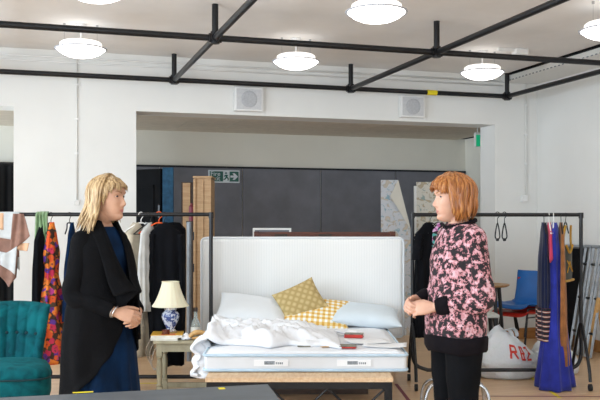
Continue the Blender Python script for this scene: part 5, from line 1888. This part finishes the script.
# right side is -y
armsL = [((-0.01, -0.132, 1.285), (-0.02, -0.188, 1.01), (0.185, -0.085, 0.925)), ((-0.01, 0.132, 1.285), (-0.02, 0.188, 1.02), (0.19, 0.085, 0.91))]
handsL = [
    ((0.185, -0.085, 0.925), (0.80, 0.62, -0.28), (0.55, -0.75, 0.55), 1, [(35, 40, 25), (38, 42, 25), (42, 45, 25), (48, 45, 25)], [(0.7, 0.55, -0.25), (0.9, 0.3, -0.2), (1, 0.1, -0.25)], 0.03),
    ((0.19, 0.085, 0.91), (0.62, -0.75, -0.28), (0.75, 0.5, 0.2), -1, (30, 38, 25), [(0.7, 0.5, -0.4), (0.9, 0.2, -0.3), (1, 0.0, -0.3)], 0.02)]
bL = body(LW, ['skin_warm', 'lips', 'brow_blonde'], hM, armsL, handsL)
# hair
rnd = random.Random(11)
locks = []
for k in range(300):
    th = rnd.uniform(-PI, PI)
    a = abs(math.degrees(th))
    s = 1 if th > 0 else -1
    off = rnd.uniform(0.010, 0.026)
    if a < 74:        # fringe
        locks.append((th * 1.15 + s * 0.1, th + s * rnd.uniform(0.05, 0.3), rnd.uniform(0.005, 0.012), rnd.uniform(0.034, 0.058) - 0.085 * (a / 74) ** 3, (0.0, 0.0), rnd.uniform(0.005, 0.0085), 0.0))
    elif a < 95:      # swept back over the ear
        locks.append((th, s * R(rnd.uniform(90, 116)), off, rnd.uniform(-0.18, -0.10), (0.012, 0.012), rnd.uniform(0.008, 0.012), -0.01))
    else:
        locks.append((th, th + rnd.uniform(-0.12, 0.12), off, rnd.uniform(-0.195, -0.13), (0.03, rnd.uniform(-0.01, 0.035)), rnd.uniform(0.009, 0.014), 0.0))
hair(bL, 'hair_blonde', hM, locks, 0.012, lambda th: 0.055 if abs(math.degrees(th)) < 66 else (lerp(0.055, -0.06, min(1, (abs(math.degrees(th)) - 66) / 40))), 3)
# earring
for s in (-1, 1):
    e = hM @ Vector((-0.004, 0.079 * s, -0.05))
    MB().torus(e, 0.006, 0.0012, 'Y', 14, 6).cyl(e - Vector((0, 0, 0.006)), e - Vector((0, 0, 0.03)), 0.0022, 8).build('earring', 'silver', bL, smooth=True)
# bracelets at the right wrist
wr = Vector(armsL[0][2]); ed_ = (wr - Vector(armsL[0][1])).normalized()
rotb = ed_.to_track_quat('Z', 'Y').to_matrix()
for k, (t_, R_, tilt) in enumerate(((-0.03, 0.033, 6), (-0.016, 0.034, -8), (-0.002, 0.033, 4), (-0.042, 0.034, -3))):
    MB().torus(wr + ed_ * t_, R_, 0.0038, 'Z', 28, 8, rotb @ Matrix.Rotation(R(tilt), 3, 'X')).build('bracelet', 'silver', bL, smooth=True)
# dress
def dress_ring(z, x, a, b, amp, n=72):
    out = []
    for k in range(n):
        t = 2 * PI * k / n
        f = 1 + amp * (math.sin(13 * t + 1.5 * noise.noise((math.cos(t) * 2, math.sin(t) * 2, z))) * 0.6 + 0.4 * math.sin(7 * t + 1))
        out.append(Vector((x + a * math.cos(t) * f, b * math.sin(t) * f, z)))
    return out
drs = MB().loft([dress_ring(*q) for q in ((0.32, 0.015, 0.185, 0.23, 0.075), (0.5, 0.015, 0.168, 0.21, 0.065), (0.7, 0.012, 0.15, 0.197, 0.045), (0.86, 0.006, 0.135, 0.187, 0.02), (0.94, 0.003, 0.125, 0.175, 0.012), (1.02, 0.003, 0.11, 0.147, 0.008),
                                            (1.1, 0.008, 0.112, 0.15, 0.006), (1.18, 0.012, 0.122, 0.158, 0.0), (1.25, 0.008, 0.12, 0.162, 0.0), (1.31, -0.004, 0.102, 0.145, 0.0), (1.35, -0.010, 0.082, 0.112, 0.0), (1.375, -0.012, 0.073, 0.082, 0.0))])
drs.build('dress', 'dress_blue', LW, smooth=True)
# cardigan coat: open front shell. angle 0 = front, + towards her left
COATP = [(0.30, -0.02, 0.18, 0.245), (0.45, -0.015, 0.182, 0.24), (0.62, -0.01, 0.178, 0.23), (0.78, -0.008, 0.172, 0.222), (0.90, -0.005, 0.16, 0.208), (1.0, -0.004, 0.15, 0.195), (1.08, 0.0, 0.14, 0.178), (1.18, 0.004, 0.14, 0.176),
         (1.26, 0.0, 0.135, 0.176), (1.31, -0.006, 0.115, 0.155), (1.345, -0.012, 0.096, 0.118), (1.372, -0.016, 0.086, 0.098), (1.395, -0.018, 0.08, 0.085)]
OPEN_R = [(0.30, 105), (0.48, 75), (0.62, 40), (0.72, 20), (0.83, 5), (0.9, 3), (1.0, 14), (1.1, 22), (1.2, 26), (1.3, 32), (1.36, 42), (1.4, 50)]
OPEN_L = [(0.30, 130), (0.5, 110), (0.62, 85), (0.72, 45), (0.85, 22), (1.0, 20), (1.1, 22), (1.2, 26), (1.3, 32), (1.36, 42), (1.4, 50)]
def coat_fn(u, v):
    z = lerp(0.36, 1.395, v)
    x0, a, b = [interp([(q[0], q[i]) for q in COATP], z) for i in (1, 2, 3)]
    al, ar = R(interp(OPEN_L, z)), R(interp(OPEN_R, z))
    th = lerp(al, 2 * PI - ar, u)
    f = 1 + (0.03 * math.sin(9 * th + 2 * noise.noise((math.cos(th), math.sin(th), z * 1.5))) + 0.03 * noise.noise((math.cos(th) * 2, math.sin(th) * 2, z * 3))) * min(1, max(0.15, (1.15 - z) * 2))
    flare = 0.015 * math.exp(-((u - 1) / 0.05) ** 2) * (z < 1.0)
    return (x0 + (a * f + flare) * math.cos(th), (b * f + flare) * math.sin(th), z)
cm = MB().sheet(coat_fn, 110, 70, 0.008)
coat = cm.build('coat', 'coat_black', LW, smooth=True)
def sleeve(arm, r, cuff=0.94):
    sh, el, wr_ = [Vector(q) for q in arm]
    pts = spline([sh + Vector((0, 0, 0.012)), sh.lerp(el, 0.5), el, el.lerp(wr_, 0.5), el.lerp(wr_, cuff)], 7)
    n = len(pts)
    rr = [interp([(0, r[0]), (0.5, r[1]), (1, r[2])], i / (n - 1)) * (1 + 0.045 * math.sin(i * 1.25) * (1 if 8 < i < 24 else 0.3)) for i in range(n)]
    m = MB().tube(pts, rr, 24)
    m.ball(pts[0], r[0], 18)
    return m
for k, a in enumerate(armsL):
    m = sleeve(a, (0.060, 0.054, 0.041))
    me = remesh(m, 0.006, 4)
    link_mesh('sleeve', me, ['coat_black'], coat)
# waterfall lapels
for s in (-1, 1):
    inner = [(0.045, 0.062 * s, 1.405), (0.098, 0.055 * s, 1.31), (0.15, 0.04 * s, 1.2), (0.20, 0.015 * s, 1.10), (0.265, 0.0, 1.035)]
    outer = [(-0.03, 0.092 * s, 1.40), (0.075, 0.128 * s, 1.30), (0.128, 0.125 * s, 1.18), (0.158, 0.115 * s, 1.08), (0.185, 0.10 * s, 1.015)]
    under = [(0.03, 0.075 * s, 1.38), (0.10, 0.085 * s, 1.29), (0.135, 0.08 * s, 1.18), (0.15, 0.06 * s, 1.07), (0.16, 0.05 * s, 0.93)]
    I, O, U = spline(inner, 6), spline(outer, 6), spline(under, 6)
    def lp(u, v, A_=I, B_=O):
        i = min(int(round(v * (len(A_) - 1))), len(A_) - 1)
        p = A_[i].lerp(B_[i], u)
        return p + Vector((0.022 * math.sin(u * PI), -0.004 * s, 0.006 * math.sin(u * 6 + v * 5)))
    MB().sheet(lp, 10, len(I) - 1, 0.007).build('lapel', 'coat_black', coat, smooth=True)
    MB().sheet(lambda u, v: lp(u, v, I, U), 8, len(I) - 1, 0.006).build('lapel_facing', 'coat_black', coat, smooth=True)
# front drape of the coat below the lapel, to the hands
for s in (-1,):
    def fd(u, v):
        top = Vector((0.262, -0.0, 1.03)).lerp(Vector((0.16, -0.12, 1.02)), u)
        bot = Vector((0.178, 0.03, 0.80)).lerp(Vector((0.155, -0.10, 0.84)), u)
        p = top.lerp(bot, v)
        return p + Vector((0.012 * math.sin(u * 9 + v * 2), 0, 0))
    def fd2(u, v):
        top = Vector((0.262, 0.0, 1.03)).lerp(Vector((0.15, 0.12, 1.02)), u)
        bot = Vector((0.172, 0.10, 0.78)).lerp(Vector((0.11, 0.18, 0.74)), u)
        return top.lerp(bot, v) + Vector((0.012 * math.sin(u * 9 + v * 2), 0, 0))
    MB().sheet(fd2, 12, 12, 0.007).build('front_drape', 'coat_black', coat, smooth=True)
# shoes
for s in (-1, 1):
    MB().loft([ell((x, 0.094 * s, z), a, b, 20) for x, z, a, b in ((0.03, 0.001, 0.122, 0.046), (0.03, 0.02, 0.125, 0.048), (0.025, 0.045, 0.115, 0.047), (0.0, 0.075, 0.075, 0.043), (-0.01, 0.09, 0.055, 0.042))]).build('shoe', 'black_paint', LW, smooth='auto')

# ---------------------------------------------------------------- the woman on the right
RW = thing('person', 'woman with a copper bob in a pink blossom print sweatshirt and black trousers', 'person', W(0.832, 4.5), CAMROT + R(195))
hM2 = Matrix.Translation((0.03, 0.0, 1.528)) @ Matrix.Rotation(R(-7), 4, 'Z') @ Matrix.Rotation(R(3), 4, 'Y')
armsR = [((-0.02, 0.148, 1.305), (-0.045, 0.195, 1.005), (0.165, 0.072, 0.962)), ((-0.02, -0.148, 1.305), (-0.03, -0.19, 1.02), (0.20, -0.075, 0.98))]
handsR = [
    ((0.165, 0.072, 0.962), (0.92, -0.30, -0.06), (0.25, 0.85, 0.45), -1, [(25, 38, 25), (30, 42, 25), (36, 45, 25), (42, 45, 30)], [(0.75, 0.45, -0.35), (0.9, 0.15, -0.4), (0.95, -0.1, -0.3)], 0.03),
    ((0.20, -0.075, 0.98), (0.85, 0.5, -0.05), (0.45, -0.7, 0.5), 1, [(38, 45, 30), (40, 48, 30), (44, 48, 30), (46, 48, 30)], [(0.75, 0.5, -0.2), (0.95, 0.2, -0.1), (1.0, -0.05, -0.1)], 0.02)]
bR = body(RW, ['skin_pale', 'lips_pale', 'brow_red'], hM2, armsR, handsR)
rnd = random.Random(5)
locks = []
for k in range(320):
    th = rnd.uniform(-PI, PI)
    a = abs(math.degrees(th))
    s = 1 if th > 0 else -1
    off = rnd.uniform(0.012, 0.030)
    if a < 50:
        locks.append((th * 1.1, th + s * rnd.uniform(0.0, 0.2), rnd.uniform(0.014, 0.024), rnd.uniform(0.036, 0.05) - 0.028 * (a / 50) ** 2, (0.0, 0.0), rnd.uniform(0.007, 0.011), 0.004))
    elif a < 78:
        locks.append((th, s * R(rnd.uniform(66, 95)), off, rnd.uniform(-0.105, -0.05) if a > 60 else rnd.uniform(-0.04, 0.0), (0.012, -0.004), rnd.uniform(0.009, 0.013), -0.004))
    else:
        locks.append((th, th + rnd.uniform(-0.1, 0.1), off, rnd.uniform(-0.13, -0.09) + 0.012 * (a > 140), (0.022, -0.034), rnd.uniform(0.010, 0.015), 0.004))
hair(bR, 'hair_copper', hM2, locks, 0.016, lambda th: 0.055 if abs(math.degrees(th)) < 58 else (lerp(0.055, -0.075, min(1, (abs(math.degrees(th)) - 58) / 26))), 8)
# sweatshirt: torso and sleeves as one cloth surface
SW = [(0.735, 0.015, 0.135, 0.19, 0.135), (0.80, 0.015, 0.14, 0.195, 0.14), (0.9, 0.012, 0.142, 0.19, 0.145), (1.0, 0.005, 0.135, 0.178, 0.145), (1.1, -0.005, 0.128, 0.17, 0.145), (1.18, -0.01, 0.124, 0.168, 0.148), (1.25, -0.012, 0.12, 0.168, 0.136), (1.31, -0.016, 0.108, 0.16, 0.112),
      (1.345, -0.012, 0.096, 0.155, 0.095), (1.375, -0.014, 0.08, 0.112, 0.078), (1.395, -0.012, 0.072, 0.085, 0.068)]
mb = MB()
mb.loft([ell((x, 0, z), a, b, 40, 0.9, fr) for z, x, a, b, fr in SW])
for a in armsR:
    m = sleeve(a, (0.064, 0.058, 0.047), 0.76)
    mb.add(m.v, m.f)
me = remesh(mb, 0.0065, 5)
nrms = [q.vector.copy() for q in me.vertex_normals]
newco = []
for v in me.vertices:
    p = v.co
    k = noise.noise((p.x * 9, p.y * 9, p.z * 5)) * 0.006 + ridged(p.x + p.y, p.z, 7.0, 2.0) * 0.004
    n_ = Vector((p.x, p.y, 0))
    newco += list(p + nrms[v.index] * k)
me.vertices.foreach_set('co', newco)
sw = link_mesh('sweatshirt', me, ['sweater_print'], RW)
# hem band, cuffs, collar
def band(rings, name):
    return MB().loft([wob(r_) for r_ in rings], True).build(name, 'trim_black', sw, smooth=True)
def wob(ring):
    return [Vector((q.x * (1 + 0.035 * math.sin(0.8 * i)), q.y * (1 + 0.03 * math.sin(1.1 * i + 1)), q.z + 0.006 * math.sin(0.6 * i))) for i, q in enumerate(ring)]
band([ell((0.015, 0, 0.728), 0.139, 0.199, 40, 0.9, 0.139), ell((0.015, 0, 0.74), 0.147, 0.207, 40, 0.9, 0.147), ell((0.015, 0, 0.80), 0.150, 0.209, 40, 0.9, 0.151), ell((0.015, 0, 0.813), 0.146, 0.205, 40, 0.9, 0.147)], 'hem_band')
for a in armsR:
    el_, wr_ = Vector(a[1]), Vector(a[2])
    pts = [el_.lerp(wr_, t_) for t_ in (0.66, 0.70, 0.76, 0.92, 0.975)]
    MB().tube(pts, [0.046, 0.054, 0.053, 0.044, 0.037], 20).build('cuff', 'trim_black', sw, smooth=True)
cr_ = []
for k in range(32):
    t_ = 2 * PI * k / 32
    cr_.append((-0.012 + 0.078 * math.cos(t_), 0.088 * math.sin(t_), 1.392 - 0.02 * math.cos(t_)))
cr_.append(cr_[0])
MB().tube(cr_, 0.011, 10, False).build('collar', 'trim_black', sw, smooth=True)
# trousers
mb = MB()
mb.loft([ell((0, 0, z), a, b, 32, 0.9) for z, a, b in ((0.74, 0.118, 0.175), (0.82, 0.125, 0.182), (0.9, 0.12, 0.175), (0.98, 0.105, 0.15))])
for s in (-1, 1):
    mb.tube(spline([(0, 0.088 * s, 0.86), (0.012, 0.092 * s, 0.68), (0.012, 0.093 * s, 0.46), (-0.008, 0.095 * s, 0.28), (-0.01, 0.096 * s, 0.075)], 6),
            [interp([(0, 0.098), (0.25, 0.095), (0.5, 0.076), (0.75, 0.068), (1, 0.066)], i / 24) * (1 + 0.02 * math.sin(i * 1.7)) for i in range(25)], 22)
me = remesh(mb, 0.008, 3)
link_mesh('trousers', me, ['trouser_black'], RW)
for s in (-1, 1):
    MB().loft([ell((x, 0.095 * s, z), a, b, 20) for x, z, a, b in ((0.03, 0.001, 0.122, 0.046), (0.03, 0.02, 0.125, 0.048), (0.025, 0.045, 0.115, 0.047), (0.0, 0.075, 0.075, 0.043), (-0.01, 0.1, 0.055, 0.042))]).build('shoe', 'black_paint', RW, smooth='auto')
